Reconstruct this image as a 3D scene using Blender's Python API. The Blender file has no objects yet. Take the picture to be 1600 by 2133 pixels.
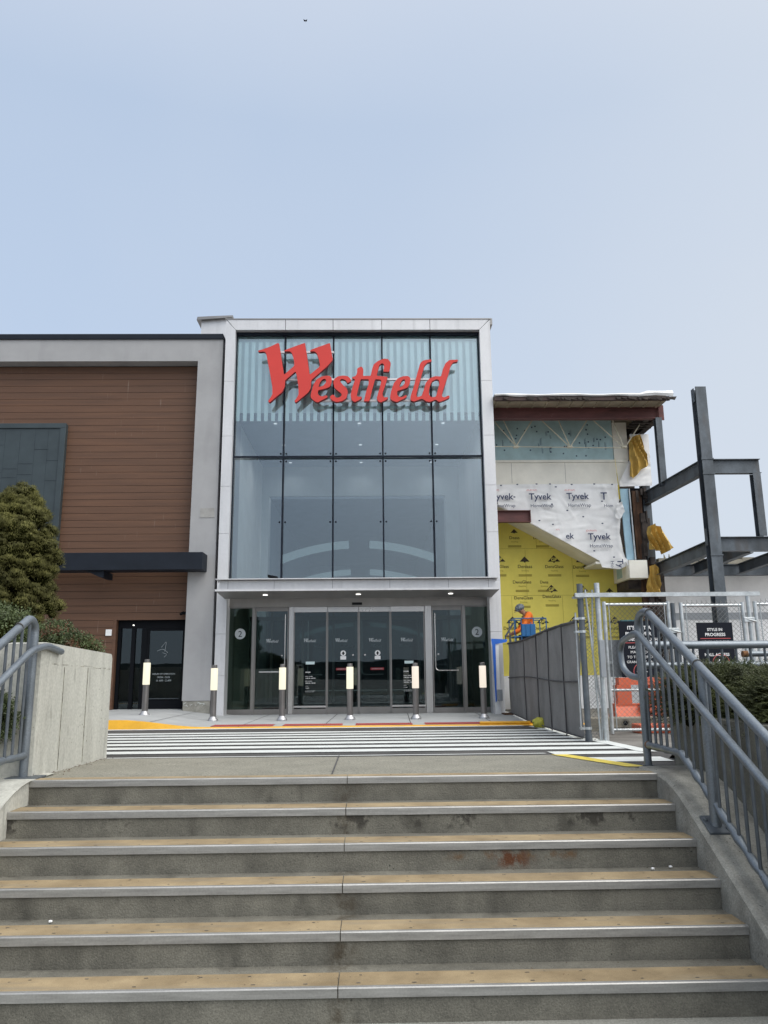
import bpy, bmesh, math, random
from math import sin, cos, tan, pi, radians, sqrt, atan2, floor
from mathutils import Vector, Matrix, noise as mnoise
random.seed(7)
S = bpy.context.scene
COL = S.collection

# ---------------------------------------------------------------- camera
F_, TH, YAW, ROLL, EYE = 1602.0, radians(11.7), 0.0187, 0.0095, 0.763
fw = Vector((sin(YAW)*cos(TH), cos(YAW)*cos(TH), sin(TH)))
r0 = Vector((cos(YAW), -sin(YAW), 0)); u0 = r0.cross(fw)
rt = r0*cos(ROLL) - u0*sin(ROLL); up = rt.cross(fw)
EYEP = Vector((0, 0, EYE))
cam = bpy.data.cameras.new('camera'); cam.sensor_fit = 'HORIZONTAL'; cam.sensor_width = 36
cam.lens = 36*F_/1600; cam.clip_start = 0.05; cam.clip_end = 3000
camo = bpy.data.objects.new('camera', cam); COL.objects.link(camo)
camo.matrix_world = Matrix(((rt.x, up.x, -fw.x, 0), (rt.y, up.y, -fw.y, 0), (rt.z, up.z, -fw.z, EYE), (0, 0, 0, 1)))
S.camera = camo

# ---------------------------------------------------------------- world, sun, exposure
SUN_EL, SUN_AZ = radians(52), radians(128)      # azimuth clockwise from +Y: high, right and behind the camera
w = bpy.data.worlds.new('World'); S.world = w; w.use_nodes = True
nt = w.node_tree; nt.nodes.clear()
def wn(t, **k):
    n = nt.nodes.new(t)
    for a, b in k.items(): setattr(n, a, b)
    return n
L = nt.links.new
sky = wn('ShaderNodeTexSky', sky_type='NISHITA', sun_disc=False, sun_elevation=SUN_EL, sun_rotation=SUN_AZ, air_density=1.2, dust_density=2.0, ozone_density=1.5)
tc = wn('ShaderNodeTexCoord'); sep = wn('ShaderNodeSeparateXYZ'); L(tc.outputs['Generated'], sep.inputs[0])
ramp = wn('ShaderNodeValToRGB'); L(sep.outputs['Z'], ramp.inputs[0])
els = ramp.color_ramp.elements
els[0].position = 0.0; els[0].color = (6.9, 7.6, 8.6, 1)
els[1].position = 1.0; els[1].color = (8.5, 9.0, 9.8, 1)
for p, c in ((0.22, (5.8, 6.95, 8.75)), (0.38, (5.4, 6.7, 8.75)), (0.62, (5.25, 6.45, 8.35)), (0.8, (7.5, 8.1, 9.2))):
    e = els.new(p); e.color = (*c, 1)
# paler, brighter veil to the right and around the hidden sun
def dotdir(v):
    d = wn('ShaderNodeVectorMath', operation='DOT_PRODUCT'); L(tc.outputs['Generated'], d.inputs[0]); d.inputs[1].default_value = v; return d.outputs['Value']
def mrange(sock, a, b, c, d_):
    m = wn('ShaderNodeMapRange', interpolation_type='SMOOTHSTEP'); L(sock, m.inputs[0])
    for i, x in enumerate((a, b, c, d_)): m.inputs[i+1].default_value = x
    return m.outputs[0]
side = mrange(dotdir((0.93, 0.36, -0.15)), 0.15, 0.85, 0, 1)
nz = wn('ShaderNodeTexNoise'); nz.inputs['Scale'].default_value = 1.6; nz.inputs['Detail'].default_value = 4
L(tc.outputs['Generated'], nz.inputs['Vector'])
cl = mrange(nz.outputs['Fac'], 0.35, 0.7, 0, 0.22)
ad = wn('ShaderNodeMath', operation='ADD', use_clamp=True); L(side, ad.inputs[0]); L(cl, ad.inputs[1])
mx = wn('ShaderNodeMix', data_type='RGBA'); L(ad.outputs[0], mx.inputs[0]); L(ramp.outputs[0], mx.inputs[6]); mx.inputs[7].default_value = (7.1, 7.8, 8.8, 1)
mx2 = wn('ShaderNodeMix', data_type='RGBA'); mx2.inputs[0].default_value = 0.12; L(mx.outputs[2], mx2.inputs[6]); L(sky.outputs[0], mx2.inputs[7])
sd = (sin(SUN_AZ)*cos(SUN_EL), cos(SUN_AZ)*cos(SUN_EL), sin(SUN_EL))
glow = mrange(dotdir(sd), 0.45, 1.0, 1.0, 3.0)
warm = mrange(dotdir(sd), 0.3, 1.0, 0.0, 0.75)
mx3 = wn('ShaderNodeMix', data_type='RGBA'); L(warm, mx3.inputs[0]); L(mx2.outputs[2], mx3.inputs[6]); mx3.inputs[7].default_value = (10.0, 9.7, 9.1, 1)
gm = wn('ShaderNodeVectorMath', operation='SCALE'); L(mx3.outputs[2], gm.inputs[0]); L(glow, gm.inputs['Scale'])
bg = wn('ShaderNodeBackground'); bg.inputs[1].default_value = 0.1; L(gm.outputs[0], bg.inputs[0])
wo = wn('ShaderNodeOutputWorld'); L(bg.outputs[0], wo.inputs[0])
sun = bpy.data.lights.new('sun', 'SUN'); sun.energy = 1.1; sun.angle = radians(38); sun.color = (1, 0.96, 0.9)
suno = bpy.data.objects.new('sun', sun); COL.objects.link(suno)
suno.rotation_euler = Vector(sd).to_track_quat('Z', 'Y').to_euler()
S.view_settings.view_transform = 'Standard'; S.view_settings.look = 'None'; S.view_settings.gamma = 1
S.view_settings.exposure = 0.0
S.cycles.max_bounces = 8; S.cycles.transparent_max_bounces = 16; S.cycles.glossy_bounces = 4

# ---------------------------------------------------------------- survey helpers: photo pixel -> point on a known plane
def ray(px, py): return rt*((px-800)/F_) - up*((py-1066.5)/F_) + fw
def aY(px, py, y): d = ray(px, py); return EYEP + d*(y/d.y)
def aX(px, py, x): d = ray(px, py); return EYEP + d*(x/d.x)
def aZ(px, py, z): d = ray(px, py); return EYEP + d*((z-EYE)/d.z)
def road_z(y): return -0.03 - 0.15*(min(max(y, 7.6), 13.85)-7.6)/6.25
def aR(px, py):
    z = -0.1
    for _ in range(8): z = road_z(aZ(px, py, z).y)
    return aZ(px, py, z)

# ---------------------------------------------------------------- materials
def M(name, col, rough=0.6, metal=0.0, var=0.12, scale=3.0, fine=0.0, fscale=150.0, bump=0.0, bscale=60.0, st=(1, 1, 1), tint=None, spec=0.5, spots=None, coat=0):
    m = bpy.data.materials.new(name); m.use_nodes = True
    t = m.node_tree; n = t.nodes; l = t.links.new
    b = n['Principled BSDF']; b.inputs['Roughness'].default_value = rough; b.inputs['Metallic'].default_value = metal
    b.inputs['Specular IOR Level'].default_value = spec
    if coat: b.inputs['Coat Weight'].default_value = coat; b.inputs['Coat Roughness'].default_value = 0.15
    g = n.new('ShaderNodeNewGeometry')
    mp = n.new('ShaderNodeMapping'); mp.inputs['Scale'].default_value = st; l(g.outputs['Position'], mp.inputs[0])
    a = n.new('ShaderNodeTexNoise'); a.inputs['Scale'].default_value = scale; a.inputs['Detail'].default_value = 6; a.inputs['Roughness'].default_value = 0.62
    l(mp.outputs[0], a.inputs['Vector'])
    lo = tuple(max(c*(1-var*2.2), 0) for c in col); hi = tuple(min(c*(1+var*2.2), 1) for c in (tint or col))
    r = n.new('ShaderNodeMapRange'); r.inputs[1].default_value = 0.28; r.inputs[2].default_value = 0.72; l(a.outputs['Fac'], r.inputs[0])
    x = n.new('ShaderNodeMix'); x.data_type = 'RGBA'; l(r.outputs[0], x.inputs[0]); x.inputs[6].default_value = (*lo, 1); x.inputs[7].default_value = (*hi, 1)
    out = x.outputs[2]
    if fine:
        f = n.new('ShaderNodeTexNoise'); f.inputs['Scale'].default_value = fscale; f.inputs['Detail'].default_value = 3; l(g.outputs['Position'], f.inputs['Vector'])
        fr = n.new('ShaderNodeMapRange'); fr.inputs[1].default_value = 0.3; fr.inputs[2].default_value = 0.7; fr.inputs[3].default_value = 1-fine; fr.inputs[4].default_value = 1+fine; l(f.outputs['Fac'], fr.inputs[0])
        v = n.new('ShaderNodeVectorMath'); v.operation = 'SCALE'; l(out, v.inputs[0]); l(fr.outputs[0], v.inputs['Scale']); out = v.outputs[0]
    if spots:                                   # (scale, size, colour, amount)
        vo = n.new('ShaderNodeTexVoronoi'); vo.inputs['Scale'].default_value = spots[0]; l(g.outputs['Position'], vo.inputs['Vector'])
        n2 = n.new('ShaderNodeTexNoise'); n2.inputs['Scale'].default_value = spots[0]*0.35; l(g.outputs['Position'], n2.inputs['Vector'])
        sz = n.new('ShaderNodeMapRange'); sz.inputs[1].default_value = 0.45; sz.inputs[2].default_value = 0.75; sz.inputs[3].default_value = 0; sz.inputs[4].default_value = spots[1]; l(n2.outputs['Fac'], sz.inputs[0])
        lt = n.new('ShaderNodeMath'); lt.operation = 'LESS_THAN'; l(vo.outputs['Distance'], lt.inputs[0]); l(sz.outputs[0], lt.inputs[1])
        am = n.new('ShaderNodeMath'); am.operation = 'MULTIPLY'; l(lt.outputs[0], am.inputs[0]); am.inputs[1].default_value = spots[3]
        y = n.new('ShaderNodeMix'); y.data_type = 'RGBA'; l(am.outputs[0], y.inputs[0]); l(out, y.inputs[6]); y.inputs[7].default_value = (*spots[2], 1); out = y.outputs[2]
    l(out, b.inputs['Base Color'])
    rr = n.new('ShaderNodeMapRange'); rr.inputs[3].default_value = max(rough-0.1, 0.03); rr.inputs[4].default_value = min(rough+0.1, 1); l(a.outputs['Fac'], rr.inputs[0]); l(rr.outputs[0], b.inputs['Roughness'])
    if bump:
        bn = n.new('ShaderNodeTexNoise'); bn.inputs['Scale'].default_value = bscale; bn.inputs['Detail'].default_value = 5; l(mp.outputs[0], bn.inputs['Vector'])
        bp = n.new('ShaderNodeBump'); bp.inputs['Strength'].default_value = bump; bp.inputs['Distance'].default_value = 0.01; l(bn.outputs['Fac'], bp.inputs['Height']); l(bp.outputs[0], b.inputs['Normal'])
    m['out'] = 1
    return m
def colour_socket(m):
    b = m.node_tree.nodes['Principled BSDF']; lk = b.inputs['Base Color'].links[0]; return b, lk.from_socket
def emis(name, col, s):
    m = bpy.data.materials.new(name); m.use_nodes = True; b = m.node_tree.nodes['Principled BSDF']
    b.inputs['Base Color'].default_value = (*[c*.12 for c in col], 1); b.inputs['Emission Color'].default_value = (*col, 1); b.inputs['Emission Strength'].default_value = s
    b.inputs['Roughness'].default_value = 0.4
    return m
def glass(name, tint, refl, rcol=(1, 1, 1)):
    m = bpy.data.materials.new(name); m.use_nodes = True; t = m.node_tree; n = t.nodes; l = t.links.new; n.clear()
    o = n.new('ShaderNodeOutputMaterial'); tr = n.new('ShaderNodeBsdfTransparent'); tr.inputs[0].default_value = (*tint, 1)
    gl = n.new('ShaderNodeBsdfGlossy'); gl.inputs['Roughness'].default_value = 0.0; gl.inputs[0].default_value = (*rcol, 1)
    g = n.new('ShaderNodeNewGeometry'); nz = n.new('ShaderNodeTexNoise'); nz.inputs['Scale'].default_value = 0.9; l(g.outputs['Position'], nz.inputs['Vector'])
    bp = n.new('ShaderNodeBump'); bp.inputs['Strength'].default_value = 0.02; bp.inputs['Distance'].default_value = 0.05; l(nz.outputs['Fac'], bp.inputs['Height']); l(bp.outputs[0], gl.inputs['Normal'])
    lw = n.new('ShaderNodeLayerWeight'); lw.inputs[0].default_value = 0.25
    ma = n.new('ShaderNodeMath'); ma.operation = 'MULTIPLY_ADD'; l(lw.outputs['Fresnel'], ma.inputs[0]); ma.inputs[1].default_value = 0.9; ma.inputs[2].default_value = refl; ma.use_clamp = True
    mi = n.new('ShaderNodeMixShader'); l(ma.outputs[0], mi.inputs[0]); l(tr.outputs[0], mi.inputs[1]); l(gl.outputs[0], mi.inputs[2]); l(mi.outputs[0], o.inputs[0])
    return m

m_step = M('step_concrete', (0.145, 0.138, 0.114), 0.9, var=0.16, scale=4, fine=0.22, fscale=130, bump=0.5, bscale=90, spots=(38, 0.22, (0.03, 0.03, 0.027), 0.8))
m_stepS = M('step_concrete_rusty', (0.145, 0.138, 0.114), 0.9, var=0.16, scale=4, fine=0.22, fscale=130, bump=0.5, bscale=90, spots=(38, 0.22, (0.03, 0.03, 0.027), 0.8))
m_tan = M('tan_tread_paint', (0.258, 0.186, 0.098), 0.8, var=0.12, scale=3.5, tint=(0.295, 0.225, 0.13), fine=0.16, fscale=200, bump=0.25, bscale=160, spots=(17, 0.24, (0.09, 0.065, 0.04), 0.7))
m_alu = M('aluminium_nosing', (0.36, 0.355, 0.34), 0.38, 0.55, var=0.10, scale=7, fine=0.08, fscale=90, st=(0.5, 6, 6))
m_lconc = M('pale_cast_concrete', (0.455, 0.45, 0.40), 0.9, var=0.06, scale=2.6, fine=0.12, fscale=45, bump=0.35, bscale=50, st=(2.2, 2.2, 0.45), spots=(16, 0.2, (0.13, 0.125, 0.10), 0.7))
m_cheek = M('weathered_kerb_concrete', (0.27, 0.262, 0.23), 0.92, var=0.17, scale=5, fine=0.18, fscale=110, bump=0.6, bscale=60, spots=(20, 0.24, (0.09, 0.088, 0.075), 0.8))
m_rwall = M('dark_stained_concrete', (0.17, 0.165, 0.135), 0.92, var=0.22, scale=2.2, fine=0.15, fscale=70, bump=0.4, st=(1, 1, 0.6))
m_land = M('exposed_aggregate', (0.225, 0.215, 0.175), 0.92, var=0.07, scale=3, fine=0.38, fscale=75, bump=0.6, bscale=120, spots=(60, 0.3, (0.10, 0.09, 0.07), 0.7))
m_plaza = M('lower_plaza_concrete', (0.24, 0.24, 0.215), 0.92, var=0.1, scale=2, fine=0.25, fscale=90, bump=0.4)
m_asph = M('asphalt', (0.060, 0.058, 0.056), 0.93, var=0.14, scale=1.5, fine=0.35, fscale=70, bump=0.5, bscale=140)
m_dirt = M('dusty_pavement', (0.165, 0.155, 0.14), 0.95, var=0.2, scale=1.6, fine=0.2, fscale=40, bump=0.5)
m_side = M('sidewalk_concrete', (0.36, 0.37, 0.37), 0.85, var=0.07, scale=1.3, fine=0.07, fscale=60)
m_white = M('white_road_paint', (0.60, 0.62, 0.60), 0.7, var=0.05, scale=5, fine=0.05, fscale=60, spots=(22, 0.13, (0.3, 0.3, 0.29), 0.7))
m_yel = M('yellow_kerb_paint', (0.72, 0.38, 0.022), 0.6, var=0.07, scale=3, fine=0.05)
m_yell = M('worn_yellow_line', (0.66, 0.52, 0.08), 0.75, var=0.12, scale=9, spots=(24, 0.3, (0.26, 0.24, 0.18), 0.7))
m_tact = M('red_tactile', (0.36, 0.065, 0.06), 0.7, var=0.10, scale=4)
m_stucco = M('grey_stucco', (0.345, 0.345, 0.35), 0.9, var=0.05, scale=1.1, fine=0.05, fscale=120, bump=0.25, bscale=150)
m_side_wood = M('brown_siding', (0.114, 0.056, 0.031), 0.65, var=0.10, scale=2.0, st=(0.35, 1, 6), fine=0.05, fscale=60)
m_dark = M('dark_navy_metal', (0.012, 0.016, 0.024), 0.6, 0.0, var=0.08, scale=3, spec=0.2)
m_black = M('black_frame', (0.004, 0.005, 0.007), 0.6, var=0.05, spec=0.12)
m_slate = M('slate_green_panel', (0.034, 0.048, 0.054), 0.45, var=0.12, scale=1.6, fine=0.04)
m_portal = M('brushed_aluminium_panel', (0.60, 0.60, 0.61), 0.45, 0.3, var=0.045, scale=1.4, st=(1, 1, 0.4), fine=0.03, fscale=20)
m_steelS = M('stainless_frame', (0.25, 0.24, 0.23), 0.32, 0.7, var=0.06, scale=2, st=(1, 1, 0.4))
m_steelL = M('bright_stainless', (0.52, 0.51, 0.50), 0.25, 0.7, var=0.05, scale=2, st=(1, 1, 0.4))
m_soff = M('metal_soffit', (0.26, 0.255, 0.25), 0.5, 0.4, var=0.06)
m_mull = M('dark_mullion', (0.006, 0.010, 0.020), 0.5, 0.0, var=0.05, spec=0.2)
m_frit = M('pale_frit', (0.70, 0.85, 0.84), 0.5, var=0.03, scale=1)
m_fritb = M('frit_backing', (0.58, 0.71, 0.72), 0.6, var=0.05, scale=1)
m_intw = M('interior_white_lit', (0.86, 0.88, 0.86), 0.8, var=0.03)  # side walls whitened in colour to look better lit than the back wall
m_intb = M('interior_white_shaded', (0.50, 0.54, 0.55), 0.8, var=0.03)  # same interior white, darkened to stand for weaker light at the back
m_intd = M('interior_grey', (0.26, 0.30, 0.36), 0.8, var=0.05)
m_intf = M('interior_floor', (0.05, 0.055, 0.06), 0.4, var=0.1)
m_arc = emis('lit_cove', (0.30, 0.42, 0.46), 0.30)
m_down = emis('lit_downlight', (1, 0.98, 0.92), 3.0)
m_down2 = emis('dim_downlight', (0.9, 0.95, 1.0), 0.75)
m_red = M('sign_red', (0.60, 0.048, 0.038), 0.45, var=0.02, scale=2, spec=0.35)
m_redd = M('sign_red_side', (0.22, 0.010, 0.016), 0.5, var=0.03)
m_rail = M('white_sign_rail', (0.66, 0.66, 0.68), 0.5, 0.1, var=0.03)
m_galv = M('galvanised_pipe', (0.175, 0.20, 0.225), 0.40, 0.55, var=0.06, scale=5, fine=0.12, fscale=90, bump=0.12, bscale=60, tint=(0.20, 0.225, 0.25), spots=(30, 0.2, (0.09, 0.08, 0.07), 0.5))
m_galvd = M('galvanised_bar', (0.105, 0.12, 0.135), 0.5, 0.4, var=0.12, scale=10)
m_galvb = M('bright_zinc_pipe', (0.50, 0.53, 0.54), 0.35, 0.6, var=0.12, scale=10, fine=0.08)
m_weld = M('weld_bead', (0.10, 0.095, 0.09), 0.6, 0.4, var=0.25, scale=30)
m_rust = M('rust', (0.16, 0.075, 0.03), 0.9, var=0.3, scale=30)
m_mesh = M('chainlink_wire', (0.20, 0.205, 0.20), 0.5, 0.5, var=0.1)
m_screen = M('grey_windscreen_fabric', (0.215, 0.208, 0.20), 0.9, var=0.10, scale=2.2, fine=0.18, fscale=110, bump=0.3, bscale=100, spots=(2.2, 0.12, (0.07, 0.07, 0.075), 0.5))
m_screend = M('dark_fabric_hem', (0.065, 0.063, 0.064), 0.9, var=0.2, scale=8)
m_bpost = M('bollard_metal', (0.21, 0.20, 0.195), 0.33, 0.7, var=0.12, scale=6, st=(2, 2, 0.4))
m_bcap = M('bollard_cap', (0.42, 0.42, 0.43), 0.35, 0.6, var=0.08)
m_lampA = emis('bollard_lamp_warm', (1.0, 0.955, 0.74), 0.97)
m_lampB = emis('bollard_lamp_pale', (1.0, 0.89, 0.76), 0.88)
m_wrap = M('white_house_wrap', (0.80, 0.80, 0.795), 0.45, var=0.05, scale=2.5, bump=0.5, bscale=5, fine=0.03)
m_ylw = M('yellow_sheathing', (0.74, 0.64, 0.13), 0.85, var=0.05, scale=1.5, fine=0.04)
m_foam = M('blue_foam_board', (0.38, 0.53, 0.55), 0.8, var=0.10, scale=1.8, fine=0.05)
m_foam2 = M('sky_foam_strip', (0.40, 0.60, 0.72), 0.8, var=0.06)
m_beige = M('beige_finish', (0.80, 0.775, 0.69), 0.85, var=0.06, scale=1.4, fine=0.03)
m_cream = M('cream_paint', (0.58, 0.54, 0.42), 0.6, var=0.08)
m_beam = M('red_primer_steel', (0.125, 0.045, 0.042), 0.65, var=0.18, scale=3, st=(0.6, 2, 2), spots=(12, 0.2, (0.2, 0.15, 0.13), 0.4))
m_stl = M('grey_mill_steel', (0.064, 0.075, 0.086), 0.5, 0.25, var=0.24, scale=2.2, tint=(0.092, 0.108, 0.124), st=(1, 1, 0.6), fine=0.08, fscale=30)
m_deck = M('tan_roof_deck', (0.34, 0.29, 0.21), 0.8, var=0.12)
m_wood = M('weathered_brown_timber', (0.085, 0.042, 0.022), 0.85, var=0.3, scale=4, st=(4, 4, 0.7), bump=0.4)
m_junk = M('dark_exposed_sheathing', (0.05, 0.04, 0.035), 0.9, var=0.4, scale=5, bump=0.5)
m_tarp = M('ochre_insulation_sheet', (0.50, 0.32, 0.07), 0.7, var=0.14, scale=5, bump=0.3, bscale=8)
m_wwall = M('white_block_wall', (0.76, 0.76, 0.76), 0.85, var=0.05, scale=2, fine=0.04)
m_org = M('orange_plastic', (0.62, 0.125, 0.055), 0.5, var=0.07, scale=3)
m_timb = M('weathered_block', (0.27, 0.25, 0.20), 0.92, var=0.16, scale=4, st=(0.5, 2, 4), bump=0.4)
m_sign = M('charcoal_sign', (0.011, 0.013, 0.020), 0.7, var=0.03, spec=0.15)
m_ink = M('white_print', (0.80, 0.80, 0.80), 0.6, var=0.01)
m_inkg = M('grey_print', (0.35, 0.35, 0.36), 0.6, var=0.01)
m_decal = M('frosted_decal', (0.42, 0.46, 0.48), 0.6, var=0.02)
m_decald = M('faint_frosted_decal', (0.34, 0.38, 0.40), 0.6, var=0.02)
m_navy = M('navy_print', (0.025, 0.04, 0.10), 0.6, var=0.02)
m_redp = M('red_print', (0.55, 0.10, 0.10), 0.6, var=0.02)
m_blk = M('dark_brown_print', (0.035, 0.026, 0.012), 0.7, var=0.02)
m_olv = M('faint_olive_print', (0.30, 0.24, 0.035), 0.8, var=0.02)
m_blue = M('blue_basket_paint', (0.012, 0.115, 0.30), 0.45, var=0.07)
m_tape = M('blue_tarp', (0.02, 0.13, 0.55), 0.5, var=0.08)
m_hiv = M('orange_workwear', (0.90, 0.19, 0.02), 0.75, var=0.06, scale=9)
m_trou = M('dark_trousers', (0.03, 0.03, 0.035), 0.9, var=0.1)
m_skin = M('skin', (0.30, 0.16, 0.10), 0.6, var=0.05)
m_camo = M('patterned_hard_hat', (0.015, 0.022, 0.04), 0.4, var=0.3, scale=24, tint=(0.16, 0.19, 0.22), spots=(24, .35, (.5, .52, .55), .8))
m_soil = M('planting_soil', (0.055, 0.042, 0.03), 0.95, var=0.25, scale=6, bump=0.8)
m_bark = M('bark', (0.07, 0.05, 0.035), 0.9, var=0.2, scale=12)
m_twig = M('dead_twigs', (0.24, 0.20, 0.15), 0.9, var=0.2)
m_leafA = M('conifer_green', (0.074, 0.074, 0.017), 0.85, var=0.22, scale=3.0, tint=(0.120, 0.115, 0.030), fine=0.25, fscale=40)
m_leafC = M('foliage_shade', (0.013, 0.014, 0.004), 1.0, var=0.2, spec=0.0)  # near-black colour stands in for the shade inside the foliage
m_leafB = M('shrub_green', (0.028, 0.045, 0.014), 0.6, var=0.3, scale=5, tint=(0.075, 0.10, 0.035), fine=0.2, fscale=30)
m_leafR = M('bronze_leaf', (0.12, 0.05, 0.025), 0.7, var=0.3, scale=9)
m_yew = M('yew_green', (0.024, 0.034, 0.010), 0.65, var=0.3, scale=4, tint=(0.065, 0.075, 0.022), fine=0.25, fscale=30)
m_hill = M('dark_reflection_hill', (0.035, 0.045, 0.045), 0.95, var=0.2, scale=0.05)
m_sack = M('yellow_green_bag', (0.45, 0.42, 0.05), 0.6, var=0.15, scale=20, bump=0.5)
m_teal = M('teal_ladder', (0.02, 0.12, 0.14), 0.5, var=0.1)
m_galbox = M('grey_lock_plate', (0.30, 0.32, 0.34), 0.55, 0.3, var=0.06)
g_up = glass('curtain_glass', (0.94, 0.965, 0.965), 0.115, (0.84, 0.94, 1.0))
g_door = glass('door_glass', (0.55, 0.62, 0.62), 0.032, (0.85, 0.95, 1.0))
g_green = glass('dark_green_glass', (0.55, 0.64, 0.58), 0.012, (0.9, 1.0, 0.95))
m_void = M('dark_interior', (0.02, 0.024, 0.028), 0.7, var=0.1)

# extra pattern in some materials ------------------------------------------------
def add_rust(m, x0, x1, z0, z1, rc=(0.10, 0.036, 0.014), lo=0.40, hi=0.54, ns=12):
    t = m.node_tree; n = t.nodes; l = t.links.new; b, c = colour_socket(m)
    g = n.new('ShaderNodeNewGeometry'); s = n.new('ShaderNodeSeparateXYZ'); l(g.outputs['Position'], s.inputs[0])
    def band(sock, a, b_, f):
        m1 = n.new('ShaderNodeMapRange'); m1.interpolation_type = 'SMOOTHSTEP'; l(sock, m1.inputs[0]); m1.inputs[1].default_value = a-f; m1.inputs[2].default_value = a+f
        m2 = n.new('ShaderNodeMapRange'); m2.interpolation_type = 'SMOOTHSTEP'; l(sock, m2.inputs[0]); m2.inputs[1].default_value = b_-f; m2.inputs[2].default_value = b_+f; m2.inputs[3].default_value = 1; m2.inputs[4].default_value = 0
        k = n.new('ShaderNodeMath'); k.operation = 'MULTIPLY'; l(m1.outputs[0], k.inputs[0]); l(m2.outputs[0], k.inputs[1]); return k.outputs[0]
    nz = n.new('ShaderNodeTexNoise'); nz.inputs['Scale'].default_value = ns; nz.inputs['Detail'].default_value = 6; nz.inputs['Roughness'].default_value = 0.7
    mp = n.new('ShaderNodeMapping'); mp.inputs['Scale'].default_value = (1, 1, 0.8); l(g.outputs['Position'], mp.inputs[0]); l(mp.outputs[0], nz.inputs['Vector'])
    r = n.new('ShaderNodeMapRange'); r.inputs[1].default_value = lo; r.inputs[2].default_value = hi; l(nz.outputs['Fac'], r.inputs[0])
    a = n.new('ShaderNodeMath'); a.operation = 'MULTIPLY'; l(band(s.outputs[0], x0, x1, 0.08), a.inputs[0]); l(band(s.outputs[2], z0, z1, 0.03), a.inputs[1])
    a2 = n.new('ShaderNodeMath'); a2.operation = 'MULTIPLY'; l(a.outputs[0], a2.inputs[0]); l(r.outputs[0], a2.inputs[1])
    x = n.new('ShaderNodeMix'); x.data_type = 'RGBA'; l(a2.outputs[0], x.inputs[0]); l(c, x.inputs[6]); x.inputs[7].default_value = (*rc, 1); l(x.outputs[2], b.inputs['Base Color'])
add_rust(m_stepS, 0.80, 1.02, -0.48, -0.38)
add_rust(m_stepS, 0.5, 1.35, -0.43, -0.385, (0.13, 0.075, 0.035), .47, .64, 11)
add_rust(m_step, -0.24, -0.10, -1.0, 0.0, (0.055, 0.042, 0.026), .42, .62, 9)
add_rust(m_step, -2.6, 2.2, -.30, -.17, (0.05, 0.046, 0.038), .55, .62, 4)
def add_streaks(m, col, sx, lo, hi, amt):
    t = m.node_tree; n = t.nodes; l = t.links.new; b, c = colour_socket(m)
    g = n.new('ShaderNodeNewGeometry'); mp = n.new('ShaderNodeMapping'); mp.inputs['Scale'].default_value = sx; l(g.outputs['Position'], mp.inputs[0])
    nz = n.new('ShaderNodeTexNoise'); nz.inputs['Scale'].default_value = 1; nz.inputs['Detail'].default_value = 5; l(mp.outputs[0], nz.inputs['Vector'])
    r = n.new('ShaderNodeMapRange'); r.inputs[1].default_value = lo; r.inputs[2].default_value = hi; r.inputs[4].default_value = amt; l(nz.outputs['Fac'], r.inputs[0])
    x = n.new('ShaderNodeMix'); x.data_type = 'RGBA'; l(r.outputs[0], x.inputs[0]); l(c, x.inputs[6]); x.inputs[7].default_value = (*col, 1); l(x.outputs[2], b.inputs['Base Color'])
m_patch = M('beige_patch', (0.34, 0.335, 0.32), .9, var=.08, scale=6)
add_streaks(m_lconc, (0.24, 0.23, 0.195), (5, 5, 0.9), 0.55, 0.80, 0.5)
add_streaks(m_lconc, (0.16, 0.155, 0.13), (16, 16, 3.0), 0.60, 0.72, 0.5)
add_streaks(m_stucco, (0.23, 0.23, 0.235), (3, 3, 0.5), 0.55, 0.8, 0.5)
add_streaks(m_portal, (0.33, 0.33, 0.34), (5, 5, 0.25), 0.56, 0.78, 0.5)
add_streaks(m_stl, (0.075, 0.058, 0.047), (4, 4, 0.8), 0.56, 0.7, 0.45)
add_streaks(m_side_wood, (0.34, 0.27, 0.22), (26, 26, 1.6), 0.70, 0.76, 0.4)
add_streaks(m_asph, (0.10, 0.095, 0.09), (0.7, 0.7, 0.7), 0.5, 0.7, 0.6)
add_streaks(m_tan, (0.20, 0.175, 0.13), (1.6, 14, 3), 0.5, 0.72, 0.6)
add_streaks(m_rwall, (0.07, 0.065, 0.05), (3, 3, 1.5), 0.52, 0.7, 0.7)
add_streaks(m_cheek, (0.36, 0.35, 0.31), (6, 3, 6), 0.58, 0.7, 0.5)
add_streaks(m_step, (0.055, 0.052, 0.043), (5, 5, 2.2), 0.57, 0.72, 0.65)

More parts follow.
